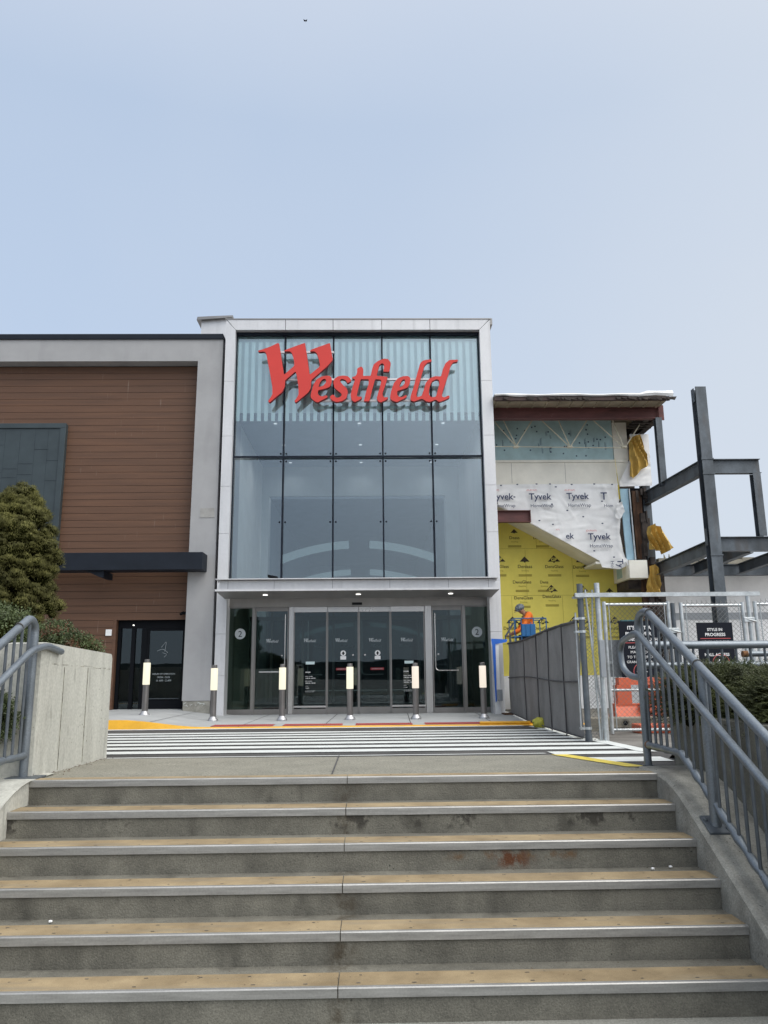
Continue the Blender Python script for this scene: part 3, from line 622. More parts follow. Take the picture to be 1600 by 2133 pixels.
# conifer
random.seed(3)
cx, cy, cz0 = -4.22, 9.1, .8
top = 2.93
tr = thing('conifer_tree', 'tall billowy olive green conifer in the raised bed', 'tree', (cx, cy, cz0))
tk = MB(); tk.tube([(cx, cy, .75), (cx+.02, cy, 1.6), (cx, cy, 2.6)], [.09, .07, .02], 10)
part('trunk', tk, m_bark, tr, True)
def prof_r(t):      # t 0 bottom .. 1 top
    tt = [(0, .32), (.12, .43), (.3, .53), (.42, .50), (.55, .51), (.68, .48), (.8, .40), (.9, .25), (1, .10)]
    for (a, b), (c, d) in zip(tt, tt[1:]):
        if t <= c: return b+(d-b)*(t-a)/(c-a)
    return .12
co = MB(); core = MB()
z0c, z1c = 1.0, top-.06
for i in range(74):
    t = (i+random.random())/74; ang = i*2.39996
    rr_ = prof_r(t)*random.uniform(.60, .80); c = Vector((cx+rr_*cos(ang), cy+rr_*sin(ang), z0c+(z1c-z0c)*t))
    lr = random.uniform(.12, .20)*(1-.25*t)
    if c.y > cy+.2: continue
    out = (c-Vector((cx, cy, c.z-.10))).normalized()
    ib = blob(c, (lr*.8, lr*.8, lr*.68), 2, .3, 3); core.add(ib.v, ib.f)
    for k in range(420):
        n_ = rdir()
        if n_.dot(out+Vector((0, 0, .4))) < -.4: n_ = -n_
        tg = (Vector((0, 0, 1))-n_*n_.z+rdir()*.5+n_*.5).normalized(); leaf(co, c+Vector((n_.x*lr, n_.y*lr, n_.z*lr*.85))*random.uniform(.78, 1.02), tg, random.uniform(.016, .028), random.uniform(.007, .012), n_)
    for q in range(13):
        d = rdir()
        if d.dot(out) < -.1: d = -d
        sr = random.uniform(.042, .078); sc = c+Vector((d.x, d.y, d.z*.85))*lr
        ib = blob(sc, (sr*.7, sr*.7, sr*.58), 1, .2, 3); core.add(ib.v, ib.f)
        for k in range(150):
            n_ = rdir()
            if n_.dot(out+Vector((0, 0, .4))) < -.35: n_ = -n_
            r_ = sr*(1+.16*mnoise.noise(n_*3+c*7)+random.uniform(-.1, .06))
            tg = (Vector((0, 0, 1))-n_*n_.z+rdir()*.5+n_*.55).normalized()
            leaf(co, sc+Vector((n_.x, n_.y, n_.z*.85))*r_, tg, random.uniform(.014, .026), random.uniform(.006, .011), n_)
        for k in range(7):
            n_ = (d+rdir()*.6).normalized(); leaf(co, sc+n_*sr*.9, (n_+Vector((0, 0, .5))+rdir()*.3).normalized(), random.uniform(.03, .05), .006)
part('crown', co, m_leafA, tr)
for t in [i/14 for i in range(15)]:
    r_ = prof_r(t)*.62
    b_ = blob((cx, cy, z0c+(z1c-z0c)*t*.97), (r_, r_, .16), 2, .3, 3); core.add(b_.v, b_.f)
part('shade_core', core, m_leafC, tr)  # dark blobs block the view through and paint the shaded gaps

def shrub(name, label, cat, c, r, n, lf, lw, mat, base, group=None, bronze=0, spray=0, seed=1, tw=10):
    random.seed(seed)
    o = thing(name, label, cat, base, group)
    f = MB(); lobes = []
    for i in range(n):
        d = rdir()
        if d.z < -.55: d.z = -d.z
        rad = (random.uniform(.55, 1.0)); k = 1+.28*mnoise.noise(Vector((d.x, d.y, d.z))*2.3+Vector(c))
        p = Vector((c[0]+d.x*r[0]*rad*k, c[1]+d.y*r[1]*rad*k, c[2]+d.z*r[2]*rad*k))
        f.cur = 1 if (bronze and mnoise.noise(p*4.5) > .22 and random.random() < bronze) else 0
        if spray:
            dd = (Vector((d.x, d.y, d.z*.5))+rdir()*.55+Vector((0, 0, .1))).normalized(); l_ = random.uniform(.6, 1.2)*spray
            side_ = dd.cross(Vector((0, 0, 1))+rdir()*.4).normalized()
            m_ = 9
            for j in range(m_):
                q = p+dd*l_*j/m_ + Vector((0, 0, -.12*l_*(j/m_)**2)); s_ = (1-.55*j/m_)
                for sg in (-1, 1): leaf(f, q, (dd*.65+side_*sg+rdir()*.25).normalized(), lf*s_, lw)
            leaf(f, p, dd, l_*1.02, lw*.7)
        else:
            for j in range(tw): leaf(f, p+rdir()*lf*1.3, (d*.6+rdir()*.9).normalized(), lf*random.uniform(.7, 1.2), lw)
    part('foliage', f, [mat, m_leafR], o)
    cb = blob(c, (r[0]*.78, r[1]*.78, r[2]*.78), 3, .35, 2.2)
    part('shade_core', cb, m_leafC, o)  # dark filler blob, its colour standing for shade between the leaves
    s = MB()
    for i in range(5):
        a = random.uniform(0, 6.28); s.tube([(base[0], base[1], base[2]), (c[0]+cos(a)*r[0]*.4, c[1]+sin(a)*r[1]*.4, c[2])], [.016, .007], 6)
    part('stem', s, m_bark, o)
    return o
shrub('shrub', 'dark broad-leaved shrub beneath the conifer above the planter wall', 'shrub', (-3.72, 7.45, 1.02), (.62, .5, .42), 2600, .028, .015, m_leafB, (-3.72, 7.45, .8), seed=21)
shrub('shrub', 'low bushy shrub with bronze tips behind the pale wall, next to the conifer', 'shrub', (-3.05, 7.45, .98), (.26, .35, .22), 1500, .022, .011, m_leafB, (-2.99, 7.5, .8), bronze=.6, seed=22)
shrub('shrub', 'low green shrub above the far end of the pale wall beside the brown siding', 'shrub', (-2.86, 7.66, .94), (.27, .22, .21), 1500, .022, .011, m_leafB, (-2.95, 7.72, .8), bronze=.35, seed=23)
shrub('shrub', 'small dark shrub standing up behind the bronze tipped one', 'shrub', (-3.25, 8.1, 1.08), (.25, .25, .22), 900, .022, .011, m_leafB, (-3.25, 8.1, .8), bronze=.15, seed=27)
shrub('shrub', 'dark shrub growing between the left railing and the planter wall', 'shrub', (-2.88, 5.97, .42), (.22, .13, .22), 1300, .028, .012, m_leafB, (-2.9, 5.97, .0), bronze=.2, seed=24)
shrub('yew_bush', 'spreading dark yew spilling over the wall behind the right railing', 'shrub', (2.66, 6.22, .50), (.36, .42, .27), 3300, .022, .0065, m_yew, (2.9, 6.2, .2), spray=.13, seed=31, group='yew bushes behind the right railing')
shrub('yew_bush', 'dense dark yew at the right edge, nearest the camera', 'shrub', (2.95, 5.35, .46), (.40, .75, .34), 4200, .020, .0065, m_yew, (2.95, 5.3, .2), spray=.12, seed=32, group='yew bushes behind the right railing')
shrub('yew_bush', 'olive topped yew in front of the style sign with the arrow', 'shrub', (2.98, 6.45, .54), (.36, .28, .23), 2300, .022, .0065, m_leafB, (2.98, 6.45, .25), spray=.12, seed=33, group='yew bushes behind the right railing')
tw = MB(); random.seed(5)
for i in range(16):
    p = Vector((2.93+random.uniform(-.05, .12), 5.75+random.uniform(-.1, .15), .62))
    for j in range(2):
        d = Vector((random.uniform(-.35, .35), random.uniform(-.3, .1), random.uniform(.2, .8))).normalized(); l_ = random.uniform(.08, .2)
        mid = p+d*l_*.5+rdir()*.02; tw.tube([p, mid, p+d*l_], [.003, .0025, .0012], 5)
single('bare_twigs', tw, m_twig, 'pale bare twigs sticking out of the right hand yew', 'twigs')

# ================================================================= RAILINGS
def smooth_path(pts, n=6):
    P = [Vector(p) for p in pts]; out = [P[0]]
    for i in range(len(P)-1):
        p0, p1, p2, p3 = P[max(i-1, 0)], P[i], P[i+1], P[min(i+2, len(P)-1)]
        for k in range(1, n+1):
            t = k/n; out.append(.5*((2*p1)+(-p0+p2)*t+(2*p0-5*p1+4*p2-p3)*t*t+(-p0+3*p1-3*p2+p3)*t**3))
    return out
def fillet(pts, r=.12, n=6):
    P = [Vector(p) for p in pts]; out = [P[0]]
    for i in range(1, len(P)-1):
        a, b, c = P[i-1], P[i], P[i+1]; da, dc = (a-b), (c-b); k = min(r, da.length*.48, dc.length*.48)
        s, e = b+da.normalized()*k, b+dc.normalized()*k
        for j in range(n+1):
            t = j/n; out.append((1-t)**2*s+2*t*(1-t)*b+t*t*e)
    out.append(P[-1]); return out
def stair_rail(x, sgn, label, postY, topY, topZ, slope, low, end):
    # sgn +1: right-hand rail (handrail sits on its stair side, -x); -1 mirrored
    o = thing('stair_railing', label, 'railing', (x, postY, 0), 'galvanised railings flanking the steps')
    zt = lambda y: topZ - slope*(topY-y)
    t = MB(); t.tube(fillet([(x, postY, .0), (x, postY, topZ-.055), (x, topY+.02, topZ), (x, end, zt(end))], .11, 8), .0315, 14)
    part('top_rail', t, m_galv, o, True)
    hx = x - sgn*.075
    wr = MB()
    for yy in ((topY-.06, topY-.9, topY-1.9) if sgn > 0 else (topY-.16, topY-1.3)):
        dv = Vector((0, 1, slope)).normalized()*.004; c0 = Vector((x, yy, zt(yy))); wr.tube([c0-dv, c0+dv], .0335, 14)
    part('weld_ring', wr, m_weld, o, True)
    h = MB()
    if sgn > 0: pth = [(x, postY-.02, .69), (hx+.03, postY+.14, .70), (hx, postY+.25, .78), (hx, postY+.27, .93), (hx, postY+.2, .995), (hx, postY-.02, 1.035), (hx, postY-.18, zt(postY-.18)-.20), (hx, end, zt(end)-.20)]
    else: pth = [(hx, postY+.36, .945), (hx, postY+.06, .985), (hx, postY-.2, zt(postY-.2)-.21), (hx, end, zt(end)-.21)]
    h.tube(fillet(pth, .09, 6), .026, 12)
    part('handrail', h, m_galv, o, True)
    bz = lambda y: .165 if y > postY-.72 else .165 - .54*(postY-.72-y)
    lp = []; y = postY
    while y > end: lp.append((x, y, bz(y))); y -= .03
    bt = MB(); bt.tube(lp, .027, 10, rf=lambda i: .026+.006*mnoise.noise(Vector((i*.45, x, 0)))+.0035*sin(i*1.05))
    part('bottom_rail', bt, m_galv, o, True)
    y = postY-.10
    while y > end+.05:
        b = MB(); b.tube([(x, y, bz(y)), (x, y, min(zt(y), topZ))], .0115, 8); part('baluster', b, m_galvd, o, True); y -= .117
    for k, yy in enumerate((5.23, 4.0)):
        p = MB(); g0 = cz(yy)
        p.tube([(x, yy, g0), (x, yy, zt(yy))], .036, 14); po = part('post', p, m_galv, o, True)
        bp = MB(); bp.box(x-.075, x+.075, yy-.075, yy+.075, .002, .016, .003)
        for v in bp.v: v.z += g0 - .519*(yy-v.y)
        for bx in (-.055, .055): 
            n0 = len(bp.v); bp.lathe([(.014, .018), (.014, .03), (.005, .034)], (x+bx, yy+(.03 if bx < 0 else -.045), 0), 8)
            for v in bp.v[n0:]: v.z += g0-.519*(yy-v.y)
        part('base_plate', bp, m_galvd, po)
        br = MB(); br.tube([(x, yy, zt(yy)-.30), (x-sgn*.05, yy, zt(yy)-.30), (hx, yy-.01, zt(yy)-.22)], .008, 6); part('bracket', br, m_galvd, po, True)
    bp = MB(); bp.box(x-.10, x+.14, postY-.09, postY+.09, .0, .014, .003) if sgn < 0 else bp.lathe([(.045, .0), (.045, .01)], (x, postY, .0), 12)
    part('base_plate', bp, m_galvd, o)
    if sgn > 0: ru = MB(); ru.tube([(x, postY-.035, .165), (x, postY-.06, .165)], .031, 10); part('rusty_joint', ru, m_rust, o, True)
    return o
RX = 2.222
stair_rail(RX, 1, 'long galvanised stair railing on the right with looped end', 6.42, 6.20, 1.232, .487, 0, 3.2)
LX = -2.615
stair_rail(LX, -1, 'galvanised stair railing on the left below the conifer', 6.1, 5.98, 1.19, .49, 0, 3.2)
br_ = thing('landing_railing', 'horizontal galvanised railing behind the yews on the right', 'railing', (4.0, 6.62, 0))
t = MB(); t.tube([(RX+.04, 6.50, .958), (RX+.5, 6.62, .958), (6.5, 6.62, .958)], .034, 12); part('top_rail', t, m_galv, br_, True)
t = MB(); t.tube([(RX+.02, 6.50, .79), (RX+.5, 6.62, .79), (6.5, 6.62, .79)], .028, 12); part('lower_rail', t, m_galv, br_, True)
t = MB(); t.tube([(3.36, 6.95, .885), (6.5, 6.95, .885)], .026, 12); part('side_rail', t, m_galv, br_, True)
t = MB(); t.tube([(3.33, 6.95, .885), (3.375, 6.95, .885)], .029, 12); part('rusty_end', t, m_rust, br_, True)
x = RX+.16
while x < 6.4:
    b = MB(); yy = 6.50+.12*min((x-RX)/.5, 1); b.tube([(x, yy, .15), (x, yy, .958)], .0115, 8); part('baluster', b, m_galvd, br_, True); x += .123
b = MB(); b.tube([(4.3, 6.62, 0.1), (4.3, 6.62, .985)], .034, 12); part('post', b, m_galv, br_, True)

# ================================================================= BOLLARDS
YB = 15.6; gb = -.163
bo = thing('lit_bollard', '', 'bollard', (0, YB, gb), 'lit bollards in front of the entrance')
b = MB(); b.lathe([(.105, 0), (.105, .022), (.098, .035), (.066, .075), (.060, .09)], (0, YB, gb), 24); part('base', b, m_bcap, bo, True)
b = MB(); b.lathe([(.060, .085), (.060, .592)], (0, YB, gb), 24); part('post', b, m_bpost, bo, True)
b = MB(); b.lathe([(.066, .592), (.068, .597), (.068, 1.012), (.066, 1.017)], (0, YB, gb), 24); lampo = part('lamp', b, m_lampA, bo, True)
b = MB(); b.lathe([(.052, 1.017), (.052, 1.075), (.045, 1.082)], (0, YB, gb), 24); part('cap', b, m_bpost, bo, True)
BL = ['lit bollard beside the yellow kerb in front of the dark left door', 'lit bollard in front of the grey stucco pier', 'lit bollard in front of the left swing door, beside the hours notice', 'lit bollard before the meeting line of the middle sliding doors', 'lit bollard in front of the right hand hours notice', 'lit bollard nearest the screened construction fence']
lamp2 = None
for i, px in enumerate((303, 445, 588, 729, 866, 1007)):
    p = aY(px, 1450, YB); z = gb if i else -.045
    o = bo if i == 0 else copy_tree(bo)
    o.location = (p.x, YB, z); o['label'] = BL[i]
    if i >= 4:
        for ch in o.children:
            if ch.name.startswith('lamp'):
                if lamp2 is None: lamp2 = ch.data.copy(); lamp2.materials[0] = m_lampB
                ch.data = lamp2

# ================================================================= LEFT BUILDING
lb = thing('brown_sided_building', 'brown board sided building with grey stucco frame and dark door', 'building', (-6, 17.5, -.1))
b = MB()
b.prism([(-40, 8.05), (-4.08, 8.05), (-4.12, .17), (-3.50, .17), (-3.50, 8.6), (-40, 8.6)], 'y', 17.3, 17.72)
part('stucco_frame', b, m_stucco, lb)
b = MB(); b.box(-40, -3.495, 17.26, 17.76, 8.60, 8.73, .006); part('roof_coping', b, m_dark, lb)
b = MB(); b.box(-4.10, -3.51, 17.31, 17.72, -.2, .168, .008); pl = part('plinth', b, m_cheek, lb)
b = MB(); random.seed(8)
for cx_ in (-3.97, -3.70):
    for i in range(9):
        p = Vector((cx_+random.uniform(-.1, .1), 17.306, .1+random.uniform(-.05, .04))); q = p+Vector((random.uniform(-.07, .07), 0, random.uniform(-.03, .03)))
        b.tube([p, q], .004, 5)
part('chalk_mark', b, m_white, pl)
b = MB(); z = -.0
zz = 8.03
i = 0
while zz > -.2:
    x_r = -4.12
    if zz > 1.98+.12: b.box(-14, x_r, 17.6, 17.63, zz-.1585, zz-.001, .001)
    else: b.box(-14, -5.802, 17.6, 17.63, zz-.1585, zz-.001, .001)
    zz -= .1645; i += 1
part('siding', b, m_side_wood, lb)
b = MB(); b.box(-14, -5.80, 17.635, 17.7, -.2, 8.1); b.box(-5.80, -4.0, 17.635, 17.7, 2.0, 8.1); part('wall_backing', b, m_black, lb)
b = MB(); b.box(-5.80, -5.735, 17.602, 18.0, -.2, 2.1); part('door_reveal', b, m_side_wood, lb)
# slate panel, ribbed
b = MB(); b.box(-14, -7.15, 17.47, 17.598, 3.1, 6.56, .01)
pn = part('slate_panel', b, m_slate, lb)
b = MB(); b.box(-14, -7.14, 17.44, 17.471, 6.44, 6.56, .006); b.box(-7.27, -7.14, 17.44, 17.471, 3.1, 6.438, .006); part('panel_trim', b, m_slate, pn)
b = MB(); random.seed(14)
for x in [-8.9, -8.55, -8.2, -7.85, -7.55]:
    b.box(x, x+.002, 17.468, 17.4702, 3.1, 6.43)
    for k in range(4):
        z_ = random.uniform(3.4, 6.2); b.box(x, x+.33, 17.466, 17.4705, z_, z_+.004)
part('panel_seam', b, m_dark, pn)
# awning beam
b = MB(); b.box(-14, -3.68, 16.8, 17.29, 2.985, 3.37, .006); part('awning', b, m_dark, lb)
b = MB(); b.prism([(-6.25, 2.984), (-5.85, 2.984), (-5.85, 2.84), (-5.93, 2.84)], 'y', 16.9, 17.5); part('bracket', b, m_dark, lb)
b = MB(); b.box(-3.88, -3.56, 17.289, 17.2995, 4.24, 4.46); part('patch_panel', b, m_patch, lb)
# door
b = MB()
def frame_rect(mb, x0, x1, z0, z1, y0, y1, t, tb=None):
    tb = tb or t
    mb.box(x0, x0+t, y0, y1, z0, z1); mb.box(x1-t, x1, y0, y1, z0, z1); mb.box(x0+t, x1-t, y0, y1, z1-t, z1); mb.box(x0+t, x1-t, y0, y1, z0, z0+tb)
b.box(-5.73, -4.12, 17.74, 17.84, 1.77, 1.99); b.box(-5.73, -5.66, 17.74, 17.84, -.03, 1.768); b.box(-5.42, -5.34, 17.74, 17.84, -.03, 1.768); b.box(-5.19, -5.07, 17.74, 17.84, -.03, 1.768)
b.box(-4.21, -4.12, 17.74, 17.84, -.03, 1.768)
df = part('door_frame', b, m_black, lb)
b = MB(); b.box(-5.66, -5.42, 17.79, 17.80, 0, 1.768); b.box(-5.34, -5.19, 17.79, 17.80, 0, 1.768); part('side_window', b, g_door, df)
dd_ = MB(); frame_rect(dd_, -5.068, -4.212, -.01, 1.766, 17.75, 17.80, .055, .2); dr = part('door', dd_, m_black, lb)
b = MB(); b.box(-5.013, -4.267, 17.77, 17.78, .19, 1.711); part('door_glass', b, g_door, dr)
b = MB(); b.tube([(-4.99, 17.73, .21), (-4.3, 17.73, .21)], .008, 6); part('kick_rail', b, m_galvd, dr)
b = MB(); b2 = MB()
for s_, z_, wd in (('HOURS OF OPERATION', .735, .50), ('MON - SUN', .66, .27), ('11 AM - 2 AM', .585, .33)): put_text(b, s_, -4.66, z_, 17.766, width=wd)
for pts in ([(-.05, .12), (.06, .26), (.03, .02)], [(-.14, .04), (-.02, .09), (.1, .0)], [(-.02, .0), (.09, -.03), (.02, -.1)]):
    b2.tube(fillet([(-4.69+p[0], 17.766, 1.22+p[1]) for p in pts], .05, 5), .004, 5)
part('door_lettering', b, m_decal, dr); part('door_emblem', b2, m_decald, dr)
b = MB(); b.box(-6.6, -4.0, 19.5, 19.6, -.2, 2.2); b.box(-6.6, -5.9, 17.9, 19.6, -.2, 2.2); b.box(-6.6, -4.0, 17.9, 19.6, 2.0, 2.2); b.box(-4.05, -4.0, 17.9, 19.5, -.2, 2); part('dark_lobby', b, m_void, lb)
b = MB(); b.box(-5.40, -5.37, 17.725, 17.738, 1.83, 1.85); part('alarm_light', b, m_down, lb)
b = MB(); b.box(-5.95, -5.82, 17.55, 17.598, 1.60, 1.74, .006); part('switch_plate', b, m_wrap, lb)
b = MB(); b.box(-4.25, -4.14, 17.40, 17.598, 2.06, 2.11, .008); b.tube([(-4.2, 17.44, 2.1), (-4.24, 17.36, 2.05)], .03, 8); part('camera', b, m_black, lb)
b = MB(); b.box(-14, -3.5, 17.8, 30, 8.3, 8.5); b.box(-3.52, -3.45, 17.73, 30, -.2, 8.55); part('roof', b, m_stucco, lb)

# ================================================================= GLASS ENTRANCE
YP, YGL, YD = 17.2, 17.45, 17.65
XP0, XP1 = -3.42, 2.92
ge = thing('glass_entrance', 'tall glazed mall entrance framed in pale metal panels', 'building', (-.3, 17.5, -.16))
ZT = 9.06; ZI = 8.80
IL, IR = -3.19, 2.66
b = MB()
# mitred surround of separate cladding panels
def panel(poly, y0=YP, y1=YP+.26): b.prism(poly, 'y', y0, y1)
g = .006
top_x = [IL, -2.0, -.86, .31, 1.47, IR]
for i, (a, c) in enumerate(zip(top_x, top_x[1:])):
    xa = XP0+.02 if i == 0 else a+g; xc = XP1-.02 if i == 4 else c-g
    panel([(xa, ZT), (a+g, ZI), (c-g, ZI), (xc, ZT)] if i in (0, 4) else [(xa, ZT), (xa, ZI), (xc, ZI), (xc, ZT)])
zj = [ZI, 7.5, 6.15, 4.95, 3.85, 2.75, 1.6, .7, -.17]
for i, (a, c) in enumerate(zip(zj, zj[1:])):
    for xo, xi in ((XP0, IL), (XP1, IR)):
        panel([(xo, ZT if i == 0 else a-g/2), (xi, a-g/2), (xi, c+g/2), (xo, c+g/2)])
part('portal_frame', b, m_portal, ge)
b = MB(); b.box(XP0-.02, XP1+.03, YP-.012, YP+.4, ZT+.002, ZT+.03); b.box(XP1+.0, XP1+.06, YP, YP+.5, 8.93, ZT+.03); part('portal_coping', b, m_steelS, ge)
b = MB(); b.box(XP0+.0, IL-.01, YP+.27, 18.4, -.17, ZT); b.box(IR+.01, XP1, YP+.27, 22.4, -.17, ZT); b.box(XP0, XP1, YP+.27, 22.4, ZT-.2, ZT-.001); b.box(IL-.01, IR+.01, YP+.27, YP+.6, ZI+.0, ZT-.2); part('portal_return', b, m_portal, ge)
b = MB(); b.box(-4.2, XP0-.005, 18.0, 18.4, 8.6, 9.46); part('parapet', b, m_portal, ge)
b = MB(); b.prism([(-4.3, 9.40), (-4.28, 9.48), (-3.9, 9.50), (-3.4, 9.52), (-3.4, 9.47)], 'y', 17.9, 18.45); part('parapet_cap', b, m_steelS, ge)
# dark line inside the frame, mullions, transom
b = MB(); b.box(IL, IL+.022, YP+.16, YGL-.005, 2.7, ZI); b.box(IR-.022, IR, YP+.16, YGL-.005, 2.7, ZI); b.box(IL+.022, IR-.022, YP+.14, YGL-.005, ZI-.07, ZI)
part('glazing_edge', b, m_mull, ge)
MX = [-2.02, -.855, .312, 1.48]
for x in MX:
    b = MB(); b.box(x-.018, x+.018, YGL-.07, YGL-.002, 2.70, 8.73); part('mullion', b, m_mull, ge)
b = MB(); b.box(IL+.022, IR-.022, YGL-.085, YGL-.072, 5.67, 5.715); part('transom', b, m_mull, ge)
xe = [IL]+MX+[IR]
for a, c in zip(xe, xe[1:]):
    for z0, z1 in ((2.70, 5.685), (5.70, 8.79)):
        b = MB(); b.box(a+.004, c-.004, YGL, YGL+.012, z0, z1); part('window_pane', b, g_up, ge)
for x in MX:
    for z_ in (5.60, 5.785, 4.15):
        for s_ in (-1, 1):
            b = MB(); bm = bmesh.new(); bmesh.ops.create_uvsphere(bm, u_segments=10, v_segments=6, radius=.022)
            b.bm(bm, Matrix.Translation((x+s_*.065, YGL-.008, z_)) @ Matrix.Diagonal((1, .7, 1, 1))); part('glass_fixing', b, m_mull, ge, True)
# ceramic frit bands
b = MB()
for a, c in zip(xe, xe[1:]):
    n = 7; stp_ = (c-a)/n
    for i in range(n):
        x0 = a+.02+i*stp_; b.box(x0, x0+stp_*.54, YGL+.02, YGL+.03, 6.60, 8.60)
part('frit_stripes', b, [m_frit], ge)
b = MB(); b.box(IL, IR, YGL+.12, YGL+.14, 6.84, 8.79); part('frit_backing', b, m_fritb, ge)
# interior shell
b = MB()
b.box(IL-.1, IL-.02, YGL+.02, 22.4, -.16, 6.8); b.box(IR+.02, IR+.1, YGL+.02, 22.4, -.16, 6.8)
part('interior_wall', b, m_intw, ge)
b = MB(); b.box(IL-.15, IR+.15, 22.4, 22.5, 5.9, 7.0); b.box(IL-.15, -3.0, 22.4, 22.85, -.16, 5.9); b.box(2.25, IR+.15, 22.4, 22.85, -.16, 5.9)
part('interior_back_wall', b, m_intb, ge)
b = MB(); b.box(IL-.12, IR+.12, YGL+.145, 22.45, 6.8, 6.84); b.box(-3.2, 2.45, 22.81, 38, 5.9, 6.0); b.box(-3.2, -3.0, 22.81, 38, -.1, 6); b.box(2.25, 2.45, 22.81, 38, -.1, 6); b.box(-3.2, 2.45, 38, 38.1, -.1, 6); ceil = part('interior_ceiling', b, m_intd, ge)
b = MB(); b.box(IL, IR, YD+.1, 38, -.16, -.14); part('interior_floor', b, m_intf, ge)
b = MB()
for y_ in (18.25, 20.1, 21.9):
    for x in (-2.33, -.25, 1.83): b.lathe([(.045, 6.79), (.045, 6.798)], (x, y_, 0), 12)
part('downlight', b, m_down2, ceil)
b = MB()
for (yy, zc, rad, th) in ((26, -2.0, 6.9, .26), (29, -2.75, 7.1, .22), (33, -4.35, 7.0, .17)):
    for a0, a1 in ((1.02, 1.52), (1.62, 2.12)):
        n = 14; vs = []
        for i in range(n+1):
            a = a0+(a1-a0)*i/n
            for r_ in (rad, rad+th): vs += [(-.38+r_*cos(a), yy, zc+r_*sin(a)), (-.38+r_*cos(a), yy+.1, zc+r_*sin(a))]
        b.add(vs, [q for i in range(n) for q in ((i*4, i*4+4, i*4+6, i*4+2), (i*4+1, i*4+3, i*4+7, i*4+5), (i*4, i*4+1, i*4+5, i*4+4), (i*4+2, i*4+6, i*4+7, i*4+3))])
part('curved_cove_light', b, m_arc, ge)
for y_ in (18.25, 20.1, 21.9):
    for x in (-2.33, -.25, 1.83):
        ld_ = bpy.data.lights.new('downlight_lamp', 'SPOT'); ld_.energy = 26 if y_ < 21 else 7; ld_.spot_size = radians(150); ld_.spot_blend = 1; ld_.shadow_soft_size = .05; ld_.color = (.95, .98, 1)
        lo_ = bpy.data.objects.new('downlight_lamp', ld_); COL.objects.link(lo_); lo_.location = (x, y_, 6.76)
# vestibule roof and inner door line
b = MB(); b.box(IL, IR, YD+.13, 20.55, 2.42, 2.55); part('vestibule_ceiling', b, m_soff, ge)
b = MB()
for x in (-2.6, -1.78, -.98, -.27, .46, 1.27, 2.08): b.box(x-.03, x+.03, 20.5, 20.56, -.14, 2.42)
b.box(IL, IR, 20.5, 20.56, 2.10, 2.2); b.box(IL, IR, 20.5, 20.56, -.14, -.02)
part('inner_door_frame', b, m_steelS, ge)
b = MB(); b.box(IL, IR, 20.52, 20.53, -.02, 2.10); part('inner_glass', b, g_door, ge)
b = MB()
for x in (-2.0, -1.33, -.6, .15, .88, 1.65): small_logo(b, x, 1.42, 20.49, .30)
part('inner_decal', b, m_decald, ge)
b = MB(); b.box(-2.42, -2.28, 18.4, 18.75, 2.405, 2.418); b.box(1.9, 2.04, 18.4, 18.75, 2.405, 2.418); part('vestibule_light', b, m_down, ge)
# canopy
b = MB()
b.box(-3.175, 2.645, 16.22, YP-.001, 2.47, 2.66)
cn = part('canopy', b, m_portal, ge)
b = MB(); b.prism([(16.08, 2.672), (YP-.0005, 2.672), (YP-.0005, 2.69), (16.08, 2.69)], 'x', -3.24, 2.70)
b.prism([(16.12, 2.671), (16.2, 2.671), (16.2, 2.61)], 'x', -3.20, -3.18); b.prism([(16.12, 2.671), (16.2, 2.671), (16.2, 2.61)], 'x', 2.65, 2.67)
part('canopy_lip', b, m_portal, cn)
b = MB(); b.prism([(16.08, 2.43), (16.22, 2.43), (YP-.002, 2.37), (YP-.002, 2.469), (16.2, 2.469), (16.08, 2.462)], 'x', -3.24, 2.72); part('canopy_soffit', b, m_soff, cn)
b = MB(); b.box(-3.243, 2.723, 16.072, 16.079, 2.425, 2.468); part('canopy_edge', b, m_portal, cn)
b = MB()
for x in (-3.0, -2.03, -.8, .41, 1.65, 2.5): b.box(x, x+.005, 16.2165, 16.2195, 2.475, 2.655)
part('canopy_joint', b, m_mull, cn)
b = MB()
for px in (552.5, 746.5, 939):
    p = aY(px, 1243, 16.65); b.lathe([(.052, 2.392), (.052, 2.3985)], (p.x, 16.65, 0), 14)
part('downlight', b, m_down, cn)
b = MB(); p = aY(570, 1203, 16.5); b.box(p.x-.13, p.x+.1, 16.5, 16.62, 2.70, 2.72); b.box(p.x-.12, p.x+.09, 16.42, 16.56, 2.735, 2.79, .01)
for v in b.v[8:]: v.z -= (v.x-p.x)*.18
part('floodlight', b, m_black, cn)
